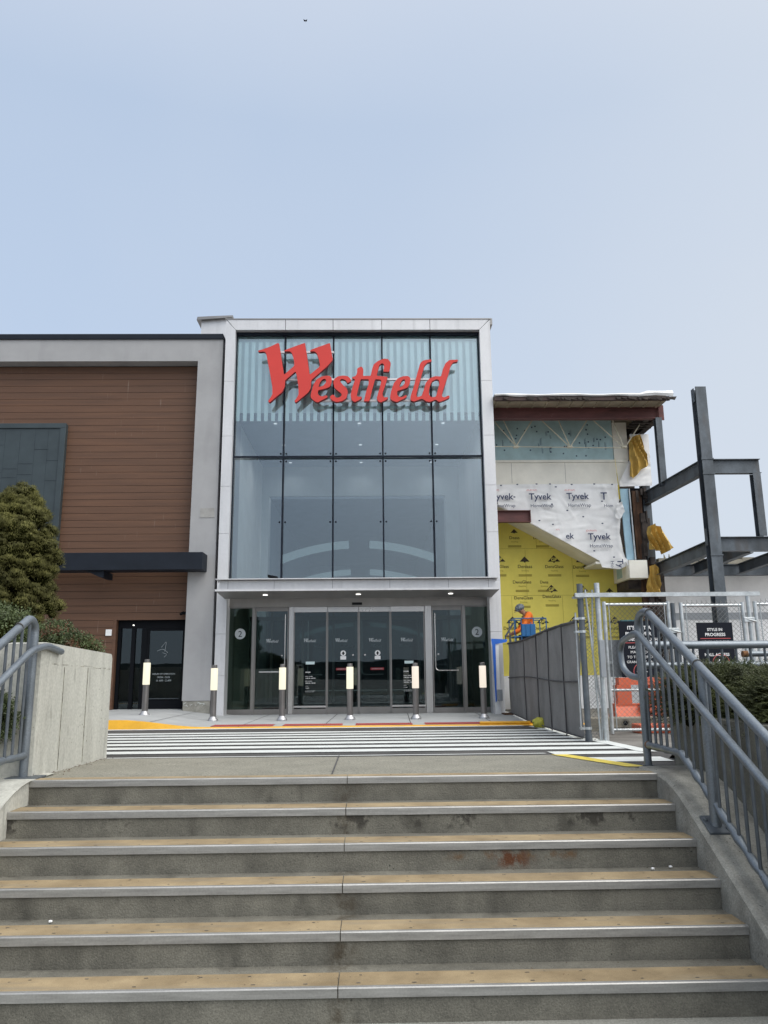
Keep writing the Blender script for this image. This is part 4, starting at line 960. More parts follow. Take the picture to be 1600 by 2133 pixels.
# header above doors, flanking jambs
b = MB(); b.box(-3.28, 2.74, YD-.06, YD+.1, 2.215, 2.44); part('door_header', b, m_steelS, ge)
b = MB(); b.box(-.42, -.19, YD-.08, YD-.0605, 2.25, 2.305, .004); part('door_sensor', b, m_black, ge)
b = MB(); b.box(IL-.14, -3.24, YP+.262, YD+.1, -.16, 2.44); b.box(2.70, IR+.14, YP+.262, YD+.1, -.16, 2.44); part('entrance_jamb', b, m_steelS, ge)
def door(x0, x1, kind, ypos, label=None):
    t = .022
    b = MB(); zb = .10 if kind != 'slide' else .13
    z1 = 2.212; ht = {'side': .02, 'swing': .09, 'slide': .12}[kind]
    b.box(x0, x0+t, ypos-.02, ypos+.025, -.14, z1); b.box(x1-t, x1, ypos-.02, ypos+.025, -.14, z1)
    b.box(x0+t, x1-t, ypos-.02, ypos+.025, z1-ht, z1); b.box(x0+t, x1-t, ypos-.02, ypos+.025, -.145, -.14+zb)
    o = part('door' if kind != 'side' else 'side_panel', b, m_steelS, ge, label=label)
    b = MB(); b.box(x0+t, x1-t, ypos, ypos+.01, -.14+zb, z1-ht); part('door_glass', b, g_green if kind == 'side' else g_door, o)
    if kind == 'slide':
        b = MB(); b.box(x0+.004, x1-.004, ypos-.028, ypos-.021, z1-.115, z1-.004); part('door_rail', b, m_steelL, o)
    return o
def decal(o, what, x, z, y, wd=.2, mat=None):
    b = MB()
    if what == 'logo': small_logo(b, x, z, y, wd)
    elif what == '2':
        vs, fs = poly_mesh([[(.12*cos(a*pi/16), .12*sin(a*pi/16)) for a in range(32)]]); b.add([(x+v[0], y, z+v[1]) for v in vs], fs)
    part('decal', b, mat or m_decal, o); return o
YF = YD-.03
d1 = door(-3.235, -2.665, 'side', YD, 'dark green fixed glass panel marked 2 at the left')
d2 = door(-2.615, -1.86, 'swing', YD, 'swing door at the left with a corner pull bar')
d3 = door(-1.735, -.985, 'swing', YF-.01, 'fixed leaf carrying the hours notice, left of the sliders')
d4 = door(-.982, -.272, 'slide', YD, 'left leaf of the sliding doors')
d5 = door(-.266, .446, 'slide', YD, 'right leaf of the sliding doors')
d6 = door(.45, 1.222, 'swing', YF-.01, 'fixed leaf carrying the hours notice, right of the sliders')
d7 = door(1.40, 2.085, 'swing', YD, 'swing door at the right with a corner pull bar')
d8 = door(2.14, 2.70, 'side', YD, 'dark green fixed glass panel marked 2 at the right')
for x0, x1 in ((-2.663, -2.617), (-1.845, -1.74), (1.235, 1.385), (2.088, 2.138)):
    b = MB(); b.box(x0, x1, YD-.055, YD+.06, -.155, 2.214); part('door_post', b, m_steelL if x1-x0 > .08 else m_steelS, ge)
for o, x0, x1 in ((d3, -1.735, -.985), (d6, .45, 1.222)):
    b = MB(); b.box(x0, x1, YD-.074, YD-.062, 2.09, 2.205); part('door_rail', b, m_steelL, o)
    b = MB(); b.box(x0+.015, x1-.005, YD-.074, YD-.064, -.01, .03); part('kick_rail', b, m_steelL, o)
for o, x in ((d1, -2.95), (d8, 2.42)):
    decal(o, '2', x, 1.62, YD-.004)
    b = MB(); put_text(b, '2', x, 1.555, YD-.0075, size=.19); part('numeral', b, m_mull, o)
for o, x, y in ((d2, -2.22, YD-.004), (d3, -1.37, YF-.014), (d4, -.66, YD-.004), (d5, .10, YD-.004), (d6, .82, YF-.014), (d7, 1.74, YD-.004)):
    decal(o, 'logo', x, 1.46, y, .29)
def hours(o, x, y):
    b = MB()
    put_text(b, 'HOURS', x-.105, .745, y, width=.11, bold=.03, align='LEFT')
    for s_, z_, wd in (('MONDAY - THURSDAY', .66, .17), ('11:00 AM - 8:00 PM', .615, .22), ('FRIDAY - SATURDAY', .555, .16), ('10:00 AM - 9:00 PM', .51, .22), ('SUNDAY', .445, .065), ('CLOSED', .40, .09), ('Department Store, Restaurant', .345, .22), ('and Cinema hours may vary', .325, .19)):
        put_text(b, s_, x-.105, z_, y, width=wd, bold=.03 if wd > .1 and z_ > .38 else 0, align='LEFT')
    part('hours_lettering', b, m_ink, o)
hours(d3, -1.36, YF-.014); hours(d6, .84, YF-.014)
for o, x, y in ((d3, -1.36, YF-.015), (d6, .86, YF-.015)):
    b = MB(); b.box(x-.1, x+.1, y-.003, y, .93, .99); q = part('notice_sticker', b, m_fritb, o)
for o, x, y in ((d4, -.62, YD-.005), (d5, .155, YD-.005)):
    b = MB(); vs, fs = poly_mesh([[(.062*cos(a*pi/14), .062*sin(a*pi/14)) for a in range(28)]]); b.add([(x+v[0], y, 1.17+v[1]) for v in vs], fs); b.box(x-.065, x+.065, y-.001, y+.001, 1.03, 1.105); part('arrow_sticker', b, m_ink, o)
    b = MB(); vs, fs = poly_mesh([[(-.04, -.015), (0, .045), (.04, -.015), (.015, -.01), (.015, -.04), (-.015, -.04), (-.015, -.01)]]); b.add([(x+v[0], y-.004, 1.17+v[1]) for v in vs], fs); part('arrow', b, m_black, o)
    b = MB(); b.box(x-.16, x+.14, y-.002, y, .795, .845); part('red_sticker', b, m_redd, o)
    b = MB(); put_text(b, 'AUTOMATIC DOOR', x-.01, .812, y-.004, width=.24, bold=.02); part('sticker_lettering', b, m_inkg, o)
def pull(o, x0, x1, y, zt_=2.05, zb_=.77):
    b = MB(); b.tube(fillet([(x0, y, zt_), (x0, y, zb_), (x1, y, zb_)], .09, 6), .013, 8); h = part('handle', b, m_steelL, o, True)
pull(d7, 1.46, 1.98, YD-.05); pull(d2, -1.93, -2.5, YD-.05)
pull(d3, -1.42, -1.1, YF-.03+.13, 1.9, .70); pull(d4, -.33, -.75, YD+.05, 1.9, .70); pull(d5, -.2, .28, YD+.05, 1.9, .70)
for o, x in ((d7, 1.53), (d2, -2.0), (d4, -.40), (d5, -.13)):
    b = MB(); b.tube([(x, YD-.012, 1.13), (x, YD-.002, 1.13)], .02, 10); part('lock', b, m_steelL, o, True)
# threshold
b = MB(); b.box(-3.24, 2.70, YD-.10, YD+.12, -.156, -.146); part('threshold', b, m_steelS, ge)

# red letters
sg = thing('script_letter_sign', 'large raised red script lettering fixed on the glass front', 'sign', (-.3, 17.1, 6.9))
YS = 17.08
def map2(p): q = aY(p[0], p[1], YS); return (q.x, q.z)
for g_, nm in zip(LOGO, 'Westfield'):
    polys = [[map2(p) for p in pl_] for pl_ in g_]
    vs, fs = poly_mesh(polys, .05)
    b = MB(); n0 = 0
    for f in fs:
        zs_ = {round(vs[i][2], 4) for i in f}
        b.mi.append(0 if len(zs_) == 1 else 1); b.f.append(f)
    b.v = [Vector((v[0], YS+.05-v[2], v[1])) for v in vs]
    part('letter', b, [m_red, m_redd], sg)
b = MB()
for (xa, ya), (xb, yb) in (((585, 735), (696, 735)), ((580, 792), (893, 792)), ((660, 836), (893, 836))):
    p, q = aY(xa, ya, 17.24), aY(xb, yb, 17.24); b.box(p.x, q.x, 17.19, 17.25, p.z-.022, p.z+.022)
part('mounting_rail', b, m_rail, sg)
b = MB()
for x in (-2.02, -.855, .312, 1.48): b.box(x-.02, x+.02, 17.25, 17.378, 7.0, 7.04); b.box(x-.02, x+.02, 17.25, 17.378, 7.48, 7.52)
part('bracket', b, m_mull, sg)

# ================================================================= RIGHT BUILDING (part demolished)
cb = thing('part_built_wing', 'half stripped building wing with house wrap and yellow sheathing', 'building', (4.9, 18.6, -.18))
YW, YY = 18.6, 19.6
# roof
b = MB(); xs_ = [2.93+i*.2 for i in range(22)]
vs = []; random.seed(2)
for i, x in enumerate(xs_):
    zt_ = 7.09+.010*sin(i*.9)+(.075 if i > 17 else 0); zb_ = 7.03+.06*mnoise.noise(Vector((x*1.7, 0, 0)))+random.uniform(-.012, .012)
    vs += [(x, 17.0, zt_), (x, 17.0, zb_), (x, 16.97, (zt_+zb_)/2), (x, 19.9, zt_)]
b.add(vs, [q for i in range(21) for q in ((i*4, i*4+4, i*4+6, i*4+2), (i*4+2, i*4+6, i*4+5, i*4+1), (i*4, i*4+3, i*4+7, i*4+4))])
part('roof_membrane', b, m_wrap, cb)
b = MB(); b.box(2.93, 7.05, 17.02, 17.1, 6.94, 7.03); part('roof_fascia', b, M('dark_brown_flashing', (0.055, 0.032, 0.028), .7, var=.3, scale=4), cb)
b = MB(); random.seed(61)
for i in range(40):
    x = random.uniform(3.0, 7.0) if i < 22 else random.uniform(6.0, 7.05); w1 = random.uniform(.05, .22); h1 = random.uniform(.015, .06)
    b.prism([(x, 7.0), (x+w1, 7.0+random.uniform(-.01, .01)), (x+w1*.8, 6.97-h1), (x+w1*.2, 6.98-h1*.5)], 'y', 16.985+random.uniform(-.01, .01), 17.015)
part('torn_felt', b, m_junk, cb)['kind'] = 'stuff'
b = MB(); b.box(2.93, 7.02, 17.12, 19.9, 6.96, 7.0)
for i in range(14): b.box(3.0+i*.3, 3.04+i*.3, 17.12, 17.6, 6.94, 6.96)
part('roof_deck', b, m_deck, cb)
b = MB(); b.ibeam((2.93, 17.66, 6.815), (7.06, 17.66, 6.815), .16, .275, .018, .012); b.box(6.98, 7.1, 17.56, 17.575, 6.62, 7.0); part('roof_beam', b, m_beam, cb)
b = MB(); b.ibeam((6.98, 17.75, 6.80), (6.98, 19.3, 6.80), .15, .25); b.ibeam((6.75, 17.75, 6.78), (6.75, 19.3, 6.78), .12, .2)
for y_ in (17.9, 18.1, 18.3): b.box(6.45, 7.05, y_, y_+.06, 6.66, 6.72)
part('edge_beam', b, m_junk, cb)
b = MB()
def up3(px, py, y): v = aY(px, py, y); return (v.x, y, v.z)
TY = 18.1
for pts in (((1030, 884), (1072, 926)), ((1046, 876), (1075, 928)), ((1112, 876), (1076, 928)), ((1125, 878), (1184, 928)), ((1160, 874), (1187, 929)), ((1227, 875), (1189, 929)), ((1232, 878), (1297, 930)), ((1273, 874), (1300, 932)), ((1342, 876), (1302, 932))):
    b.tube([up3(pts[0][0], pts[0][1]-6, TY), up3(*pts[1], TY)], .014, 7)
b.tube([up3(1029, 930, TY), up3(1302, 933, TY)], .011, 7)
for px in (1075, 1187, 1300):
    v = aY(px, 930, TY); b.box(v.x-.06, v.x+.06, TY-.05, TY+.05, v.z-.035, v.z+.01)
part('roof_joist', b, m_cream, cb)
# walls of the upper storey
def wall_quad(mb, pts, y0, y1): mb.prism([(aY(a, c, y0).x, aY(a, c, y0).z) for a, c in pts], 'y', y0, y1)
b = MB(); b.box(2.93, 6.15, YW, YW+.06, 5.93, 6.97); part('foam_board', b, m_foam, cb)
b = MB(); random.seed(6)
for i in range(34):
    x = random.uniform(3.1, 6.1); z_ = random.uniform(6.0, 6.85); b.box(x, x+.035, YW-.004, YW-.001, z_, z_+.035)
for i in range(14):
    x = random.uniform(3.2, 6.0); z_ = random.uniform(6.05, 6.6); b.box(x, x+.01, YW-.004, YW-.001, z_, z_+random.uniform(.08, .2)); b.box(x+.03, x+.034, YW-.004, YW-.001, z_, z_+random.uniform(.08, .2))
part('board_print', b, m_navy, cb)
b = MB(); b.box(2.93, 6.5, YW-.02, YW+.06, 5.86, 5.925); b.box(6.16, 6.52, YW-.01, YW+.06, 5.93, 6.9); b.box(2.93, 6.52, YW, YW+.06, 5.28, 5.855); part('beige_band', b, m_beige, cb)
b = MB()
for x in (3.55, 4.9): b.box(x, x+.008, YW-.003, YW-.001, 5.33, 5.85)
part('panel_seam', b, m_steelS, cb)
# crinkled wrap sheets
def sheet(poly_px, y, res=.07, amp=.03, seed=0, fr=2.2, fold=False, ncr=0):
    P = [(aY(a, c, y).x, aY(a, c, y).z) for a, c in poly_px]
    x0, x1 = min(p[0] for p in P), max(p[0] for p in P); z0, z1 = min(p[1] for p in P), max(p[1] for p in P)
    bm = bmesh.new(); vv = [bm.verts.new((p[0], 0, p[1])) for p in P]; bm.faces.new(vv)
    for i in range(1, int((x1-x0)/res)+1): bmesh.ops.bisect_plane(bm, geom=bm.verts[:]+bm.edges[:]+bm.faces[:], plane_co=(x0+i*res, 0, 0), plane_no=(1, 0, 0))
    for i in range(1, int((z1-z0)/res)+1): bmesh.ops.bisect_plane(bm, geom=bm.verts[:]+bm.edges[:]+bm.faces[:], plane_co=(0, 0, z0+i*res), plane_no=(0, 0, 1))
    rg = random.Random(seed*10+1); creases = []
    for _ in range(ncr):
        an = rg.choice((rg.uniform(.9, 2.2), rg.uniform(-.4, .4), rg.uniform(-1.2, 1.2))); creases.append((rg.uniform(x0, x1), rg.uniform(z0, z1), cos(an), sin(an), rg.uniform(.15, .6), rg.uniform(.03, .07), rg.choice((-1, 1))*rg.uniform(.005, .022)))
    def dy(x, z): 
        if fold:
            k = 1-abs(sin(x*24+4.0*mnoise.noise(Vector((x*2, z*2.0, seed)))+z*4))*2; return y-amp*(.6+.42*k+.45*mnoise.noise(Vector((x*4, z*1.3, seed))))
        if creases:
            hgt = .012*mnoise.noise(Vector((x*1.6+seed, z*1.6, seed)))
            for (ax, az, dx, dz, ln_, wd_, hh) in creases:
                ux, uz = x-ax, z-az; u_ = ux*dx+uz*dz; d_2 = abs(-ux*dz+uz*dx)
                if abs(u_) < ln_ and d_2 < wd_: hgt += hh*(1-d_2/wd_)*(1-abs(u_)/ln_)
            return y-amp*.5-hgt
        v = mnoise.noise(Vector((x*fr+seed, z*fr, seed))); w_ = mnoise.noise(Vector((x*fr*3+seed, z*fr*2.2, seed+5)))
        return y-amp*.6-(abs(v)*amp*1.2+w_*amp*.5)
    for v in bm.verts: v.co.y = dy(v.co.x, v.co.z)
    mb = MB(); mb.bm(bm); n = len(mb.v); back = [Vector((v.x, y+.004, v.z)) for v in mb.v]
    return mb, dy
b, dyw = sheet([(1030, 1010), (1288, 1008), (1290, 1040), (1284, 1062), (1292, 1080), (1290, 1110), (1298, 1150), (1308, 1178), (1290, 1186), (1254, 1182), (1248, 1168), (1037, 1052)], YW-.012, .035, .06, 3, 3.6, False, 95)
hw = part('house_wrap', b, m_wrap, cb, True)
b = MB()
def tyv(px, py, s1='Tyvek', s2='HomeWrap', s0='DUPONT', wq=1.0):
    p = aY(px, py, YW-.07); y = YW-.115
    put_text(b, s1, p.x, p.z-.075, y, width=.56*wq, bold=.018)
    if s2: put_text(b, s2, p.x+.04, p.z-.27, y, width=.56*(.42 if len(s2) < 5 else 1), bold=.005)
tyv(1124, 1035); tyv(1202, 1034); tyv(1247, 1118); tyv(1045, 1035)
p = aY(1257, 1035, YW-.07); put_text(b, 'T', p.x, p.z-.075, YW-.115, size=.26, bold=.018); put_text(b, 'Hom', p.x+.1, p.z-.27, YW-.115, width=.22, bold=.005)
p = aY(1186, 1120, YW-.07); put_text(b, 'ek', p.x, p.z-.03, YW-.115, width=.2, bold=.018)
p = aY(1285, 1176, YW-.07); put_text(b, 'Ty', p.x, p.z+.02, YW-.14, size=.2, rot=-pi/2, bold=.018); put_text(b, 'Ho', p.x-.17, p.z+.0, YW-.14, size=.13, rot=-pi/2)
for q in ((1043, 1012), (1077, 1010), (1117, 1009), (1145, 1009), (1190, 1010), (1237, 1009), (1274, 1010), (1157, 1015), (1071, 1036), (1149, 1051), (1181, 1064), (1214, 1077), (1254, 1091), (1253, 1045), (1080, 1065), (1123, 1085), (1151, 1093), (1237, 1148), (1278, 1161)):
    v = aY(q[0], q[1], YW-.09); b.box(v.x-.022, v.x+.022, YW-.137, YW-.13, v.z-.014, v.z+.014)
part('wrap_lettering', b, m_navy, hw)
b = MB()
for q in ((1107, 1021), (1186, 1021), (1231, 1105), (1028, 1021)):
    v = aY(*q, YW-.07); put_text(b, '(DUPONT)', v.x, v.z-.03, YW-.115, width=.26, bold=.01)
v = aY(1161, 1103, YW-.07); put_text(b, 'NT)', v.x, v.z-.03, YW-.115, width=.09)
part('wrap_red_lettering', b, m_redp, hw)
b = MB()
for q in ((1130, 1056), (1207, 1056), (1252, 1140)):
    v = aY(*q, YW-.07)
    for i in range(3): put_text(b, 'Weather Barrier Residential Insulation', v.x, v.z-.02-.035*i, YW-.114, width=.42-.06*i)
part('wrap_small_print', b, m_inkg, hw)
b, _ = sheet([(1311, 905), (1350, 905), (1358, 1012), (1290, 1014), (1290, 1004), (1312, 955)], YW-.03, .035, .05, 9, 2.2, False, 30); part('wrap_scrap', b, m_wrap, cb, True)
b, _ = sheet([(1284, 1050), (1294, 1046), (1300, 1066), (1290, 1084), (1280, 1078)], YW-.09, .04, .08, 4, 6); part('wrap_scrap', b, m_wrap, cb, True)
b, _ = sheet([(1300, 1160), (1312, 1172), (1324, 1183), (1322, 1188), (1306, 1178)], YW-.15, .05, .06, 5); part('wrap_scrap', b, m_wrap, cb, True)
b = MB(); wall_quad(b, [(1291, 1018), (1308, 1018), (1313, 1090), (1322, 1166), (1306, 1166)], YW, YW+.05); part('foam_strip', b, m_foam2, cb)
b = MB(); wall_quad(b, [(1300, 1017), (1338, 1017), (1350, 1168), (1318, 1168)], YW+.06, YW+.1); part('black_gap', b, m_black, cb)
b = MB(); wall_quad(b, [(1316, 1022), (1336, 1024), (1345, 1164), (1328, 1164)], YW+.0, YW+.058); part('exposed_timber', b, m_wood, cb)
b = MB(); wall_quad(b, [(1310, 1018), (1312, 1018), (1326, 1166), (1323, 1166)], YW-.05, YW-.01); part('metal_stud', b, m_galvb, cb)
b = MB(); b.ibeam((6.93, 18.75, -.2), (6.93, 18.75, 6.6), .2, .2); part('corner_column', b, m_stl, cb)
b = MB(); random.seed(44)
for i in range(46):
    z_ = random.uniform(1.1, 5.1); x = 6.78+random.uniform(-.12, .17)-(.0 if z_ > 3.2 else -.12); w1, h1 = random.uniform(.03, .12), random.uniform(.12, .5)
    b.box(x-w1/2, x+w1/2, YW-.06+random.uniform(-.05, .05), YW+.1, z_-h1/2, z_+h1/2)
part('torn_framing', b, m_junk, cb)['kind'] = 'stuff'
b = MB(); wall_quad(b, [(1337, 1175), (1362, 1160), (1374, 1215), (1372, 1320), (1346, 1330), (1340, 1240)], YW, YW+.12); part('timber_post', b, m_wood, cb)
b = MB(); b.box(7.05, 7.2, YW+.05, YW+.2, -.2, 3.1); part('torn_framing', b, m_junk, cb)
# soffit band: slanting underside, then level ledge and lower box
def P3(px, py, y): v = aY(px, py, y); return (v.x, y, v.z)
v1, v2 = aY(1035, 1054, YW), aY(1252, 1170, YW)
b = MB()
sl = (v2.z-v1.z)/(v2.x-v1.x)
xA = 2.93; zA = v1.z + sl*(xA-v1.x); xB = v2.x
b.add([(xA, YW-.02, zA), (xB, YW-.02, v2.z), (xB, YY, v2.z), (xA, YY, zA), (xA, YW-.02, zA+.05), (xB, YW-.02, v2.z+.05), (xB, YY, v2.z+.05), (xA, YY, zA+.05)], [(0, 1, 2, 3), (4, 7, 6, 5), (0, 4, 5, 1), (1, 5, 6, 2), (2, 6, 7, 3), (3, 7, 4, 0)])
part('slanting_soffit', b, m_beige, cb)
zl = v2.z
b = MB(); b.box(xB-.14, 6.78, YW-.02, YY+.0, zl-.06, zl, .004); part('soffit_ledge', b, m_beige, cb)
v3 = aY(1308, 1178, YW-.1); 
b = MB(); b.box(v3.x-.02, 6.70, YW-.25, YY-.02, zl-.44, zl-.0, .01)
for v in b.v:
    if v.z < zl-.4: v.z -= 0
part('soffit_box', b, m_beige, cb)
b = MB(); b.prism([(18.9, zl-.12), (19.3, zl-.12), (19.3, zl-.36), (18.9, zl-.36)], 'x', v3.x-.026, v3.x-.0205); part('access_plate', b, m_foam, cb)
b = MB(); b.box(v3.x+.05, 7.1, YW+.1, YY, zl-.66, zl-.445); part('dark_underside', b, m_junk, cb)
b = MB(); b.ibeam((2.93, 18.45, 4.45), (3.93, 18.45, 4.45), .16, .29); b.box(3.92, 3.935, 18.37, 18.53, 4.3, 4.6); part('stub_beam', b, m_beam, cb)
# yellow sheathing wall
b = MB(); b.prism([(2.93, .62), (6.95, .62), (6.95, zl), (xB, zl), (xA, zA)], 'y', YY, YY+.05); ysw = part('yellow_sheathing', b, m_ylw, cb)
b = MB(); 
for z_ in (3.83, 2.62, 1.4): b.box(2.95, 6.9, YY-.003, YY-.001, z_, z_+.006)
for x, z0, z1 in ((4.0, 2.6, 3.8), (5.2, 2.6, 3.8), (4.9, 1.4, 2.6), (3.6, 1.4, 2.6), (6.1, 1.4, 2.6), (4.3, 3.83, 4.35)): b.box(x, x+.006, YY-.003, YY-.001, z0, z1)
part('board_seam', b, m_olv, ysw)
b = MB(); c_ = MB(); ho = MB()
def gp(px, py, tri=1, txt='DensGlass', q=1.0):
    p = aY(px, py, YY); y = YY-.005
    if tri:
        vs, fs = poly_mesh([[(-.16*q, 0), (0, .17*q), (.16*q, 0), (.04*q, 0), (0, -.035*q), (-.04*q, 0)]]); b.add([(p.x+v[0], y, p.z+v[1]) for v in vs], fs)
        if q > .8: put_text(ho, 'GP', p.x, p.z+.015, y-.004, width=.15, bold=.03)
    if txt:
        t1, t2 = txt[:len(txt)-5], 'Glass'
        put_text(b, txt, p.x, p.z-.165, y, width=.47*len(txt)/9, bold=.006)
        put_text(c_, 'Sheathing', p.x, p.z-.25, y, width=.18)
        for i in range(2): c_.box(p.x-.17, p.x+.17, y-.001, y+.001, p.z-.35-.03*i, p.z-.33-.03*i)
gp(1071, 1110, 1, 'Deass', .6); gp(1129, 1110)
gp(1040, 1170, 1); gp(1093, 1170, 1, 'Denlass', .8); gp(1154, 1170); gp(1212, 1171); gp(1226, 1182, 1, '')
gp(1087, 1202, 0); gp(1133, 1202, 0, 'Dens')
gp(1090, 1235, 0); gp(1149, 1232); gp(1213, 1232); gp(1270, 1233, 1, '', .6)
gp(1068, 1298); gp(1131, 1298); gp(1196, 1298); gp(1218, 1298); gp(1281, 1298)
part('sheathing_lettering', b, m_blk, ysw); part('sheathing_small_print', c_, m_olv, ysw); part('sheathing_logo_letters', ho, m_ylw, ysw)
b = MB(); b.box(2.93, 7.0, YY-.04, YY+.05, -.2, .615, .005); part('white_base_wall', b, m_wrap, cb)
b = MB(); b.box(2.93, 7.0, YY+.055, 24, -.2, 6.9); part('inner_core', b, m_junk, cb)
b = MB(); pth = [P3(1281, 955, YW-.12), P3(1285, 985, YW-.13), P3(1288, 1010, YW-.13), P3(1291, 1040, YW-.12)]
for p, q in zip(pth, pth[1:]): b.bar(p, q, .04, .004)
single('yellow_strap', b, m_yell, 'narrow yellow strap hanging down the beige band', 'strap')

def drape(px_poly, y, label, seed, amp=.12):
    mb, _ = sheet(px_poly, y, .03, amp, seed, 4.5, True)
    n = len(mb.v); vs = [v+Vector((0, .012, 0)) for v in mb.v]; fs = [f[::-1] for f in mb.f]; mb.add(vs, fs)
    single('hanging_sheet', mb, m_tarp, label, 'sheet', 'ochre sheets hanging from the stripped wall', smooth=True)
drape([(1309, 912), (1333, 905), (1340, 930), (1350, 968), (1344, 975), (1335, 978), (1326, 990), (1318, 997), (1312, 993), (1311, 960)], YW-.12, 'ochre sheet hanging highest, below the roof corner', 1.5)
drape([(1348, 1098), (1362, 1092), (1378, 1103), (1390, 1125), (1400, 1142), (1388, 1150), (1378, 1155), (1370, 1148), (1352, 1145), (1345, 1125)], YW-.25, 'ochre sheet bundled on the column below the slanting beam', 2.5, .2)
drape([(1352, 1180), (1364, 1176), (1374, 1195), (1375, 1238), (1344, 1240), (1348, 1205)], YW-.15, 'ochre sheet hanging lowest, beside the beige soffit box', 3.5)

# ================================================================= STEEL FRAME AND FAR WALL
sf = thing('steel_frame', 'bare grey steel skeleton rising beside the stripped wing', 'steel frame', (7.1, 15.6, -.2))
YC = 15.6; CX = 7.1
def SB(name, *beams):
    b = MB()
    for a in beams: b.ibeam(*a)
    return part(name, b, m_stl, sf)
cl_ = SB('column', ((CX, YC, -.2), (CX, YC, 6.68), .23, .23, .016, .012))
b = MB(); b.box(CX-.115, CX+.115, YC-.116, YC-.1, 6.35, 6.68)
part('splice_plate', b, m_stl, cl_); b = MB()
for sx in (-1, 1):
    for z_ in (6.40, 6.48, 6.56, 6.62): b.box(CX+sx*.12-.02, CX+sx*.12+.02, YC-.02, YC+.02, z_-.012, z_+.012)
    b.box(CX+sx*.13-.008, CX+sx*.13+.008, YC-.06, YC+.06, 6.36, 6.66)
part('bolted_bracket', b, m_stl, cl_); b = MB(); b.box(CX-.14, CX-.125, YC-.05, YC+.05, 3.25, 3.6); part('bolted_bracket', b, m_stl, cl_); b = MB(); b.box(CX-.13, CX+.13, YC-.13, YC-.117, 3.02, 3.05); b.box(CX-.13, CX+.13, YC-.13, YC-.117, 4.74, 4.77); b.box(CX-.13, CX+.13, YC-.13, YC-.117, 5.06, 5.09)
part('splice_plate', b, m_stl, cl_)
SB('beam', ((CX+.12, YC, 4.93), (8.24, YC, 4.93), .14, .31))
SB('post', ((8.13, YC, 3.43), (8.13, YC, 4.77), .16, .16))
SB('beam', ((CX+.12, YC, 3.27), (12, YC, 3.27), .16, .30))
# beams running back to the wing
SB('beam', ((CX-.05, YC+.12, 4.93), (6.90, 18.7, 4.93), .14, .31))
SB('post', ((6.95, 17.6, 5.0), (6.95, 17.6, 6.68), .15, .15))
SB('beam', ((CX-.03, YC+.12, 3.22), (7.0, 18.5, 3.12), .16, .28))
SB('beam', ((7.9, YC+.1, 3.22), (7.9, 18.5, 3.12), .14, .24)); SB('beam', ((9.0, YC+.1, 3.22), (9.0, 18.5, 3.12), .14, .24)); SB('beam', ((10.1, YC+.1, 3.22), (10.1, 18.5, 3.12), .14, .24))
SB('beam', ((7.2, 18.65, 3.12), (13, 18.65, 3.12), .16, .28))
b = MB(); b.box(7.15, 14, 19.2, 19.4, -.2, 3.3); fb = thing('white_rear_building', 'low white walled building behind the steel frame with ragged roof edge', 'building', (10, 19.3, -.2)); part('wall', b, m_wwall, fb)
b = MB(); random.seed(9)
for i in range(34):
    x = 7.2+i*.19; b.box(x, x+random.uniform(.15, .4), 18.95+random.uniform(-.1, .1), 19.5, 3.30+random.uniform(-.02, .02), 3.36+random.uniform(0, .12))
for i in range(9):
    x = 7.25+random.uniform(0, 1.2); b.prism([(x, 3.35), (x+.1, 3.35), (x+.05+random.uniform(-.05, .05), 3.5+random.uniform(0, .15))], 'y', 19.0, 19.03)
part('ragged_roof_edge', b, m_timb, fb)
b = MB(); b.box(7.2, 14, 19.19, 19.199, 1.95, 2.12); part('wall_band', b, m_galbox, fb)

# ================================================================= FENCES
fp1, fp2 = aR(1227, 1544), aR(1266, 1544)
FZ = road_z(10.0)
YN = fp1.y
XN = fp1.x
YG_ = 10.75
def wire(mb, x0, x1, z0, z1, y, pitch=.062, r=.0016, yf=None):
    # diamond mesh clipped to the rectangle
    W_, H_ = x1-x0, z1-z0
    for sgn in (1, -1):
        c = -H_
        while c < W_:
            t0 = max(0, -c); t1 = min(H_, W_-c)
            if t1 > t0:
                a = (c+t0, t0); e = (c+t1, t1)
                if sgn < 0: a = (W_-a[0], a[1]); e = (W_-e[0], e[1])
                p, q = Vector((x0+a[0], y, z0+a[1])), Vector((x0+e[0], y, z0+e[1]))
                if yf: p, q = yf(p), yf(q)
                mb.tube([p, q], r, 4, False)
            c += pitch
sf1 = thing('screened_fence', 'chain-link fence covered in grey fabric running back to the entrance', 'fence', (XN+.2, 13.5, -.15))
xf = lambda y: XN + (3.04-XN)*(y-YN)/(17.0-YN)
ztf = lambda y: 1.345 + .02*sin((y-YN)*.9)-.02*((y-YN)/7)
zbf = lambda y: -.05 - .09*min((y-YN)/4, 1)
def fence_sheet():
    mb = MB(); n, m_ = 60, 22; vs = []
    for i in range(n+1):
        y = YN+.12+(16.95-YN)*i/n
        for j in range(m_+1):
            t = j/m_; z = zbf(y)+(ztf(y)-zbf(y))*t
            bulge = .025*mnoise.noise(Vector((y*1.7, z*1.5, 0)))+.012*mnoise.noise(Vector((y*6, z*2, 3)))
            vs.append((xf(y)-.03+bulge, y, z))
    mb.add(vs, [(i*(m_+1)+j, (i+1)*(m_+1)+j, (i+1)*(m_+1)+j+1, i*(m_+1)+j+1) for i in range(n) for j in range(m_)])
    return mb
part('fabric_screen', fence_sheet(), m_screen, sf1, True)
b = MB(); ys_ = [YN+.12+(16.95-YN)*i/30 for i in range(31)]
b.tube([(xf(y)-.035, y, ztf(y)) for y in ys_], .022, 7, rf=lambda i: .02+.008*mnoise.noise(Vector((i*.9, 0, 0)))); b.tube([(xf(y)-.045, y, zbf(y)+.01) for y in ys_], .012, 6); b.tube([(xf(y)-.05, y, .62+.02*sin(y)) for y in ys_], .010, 6)
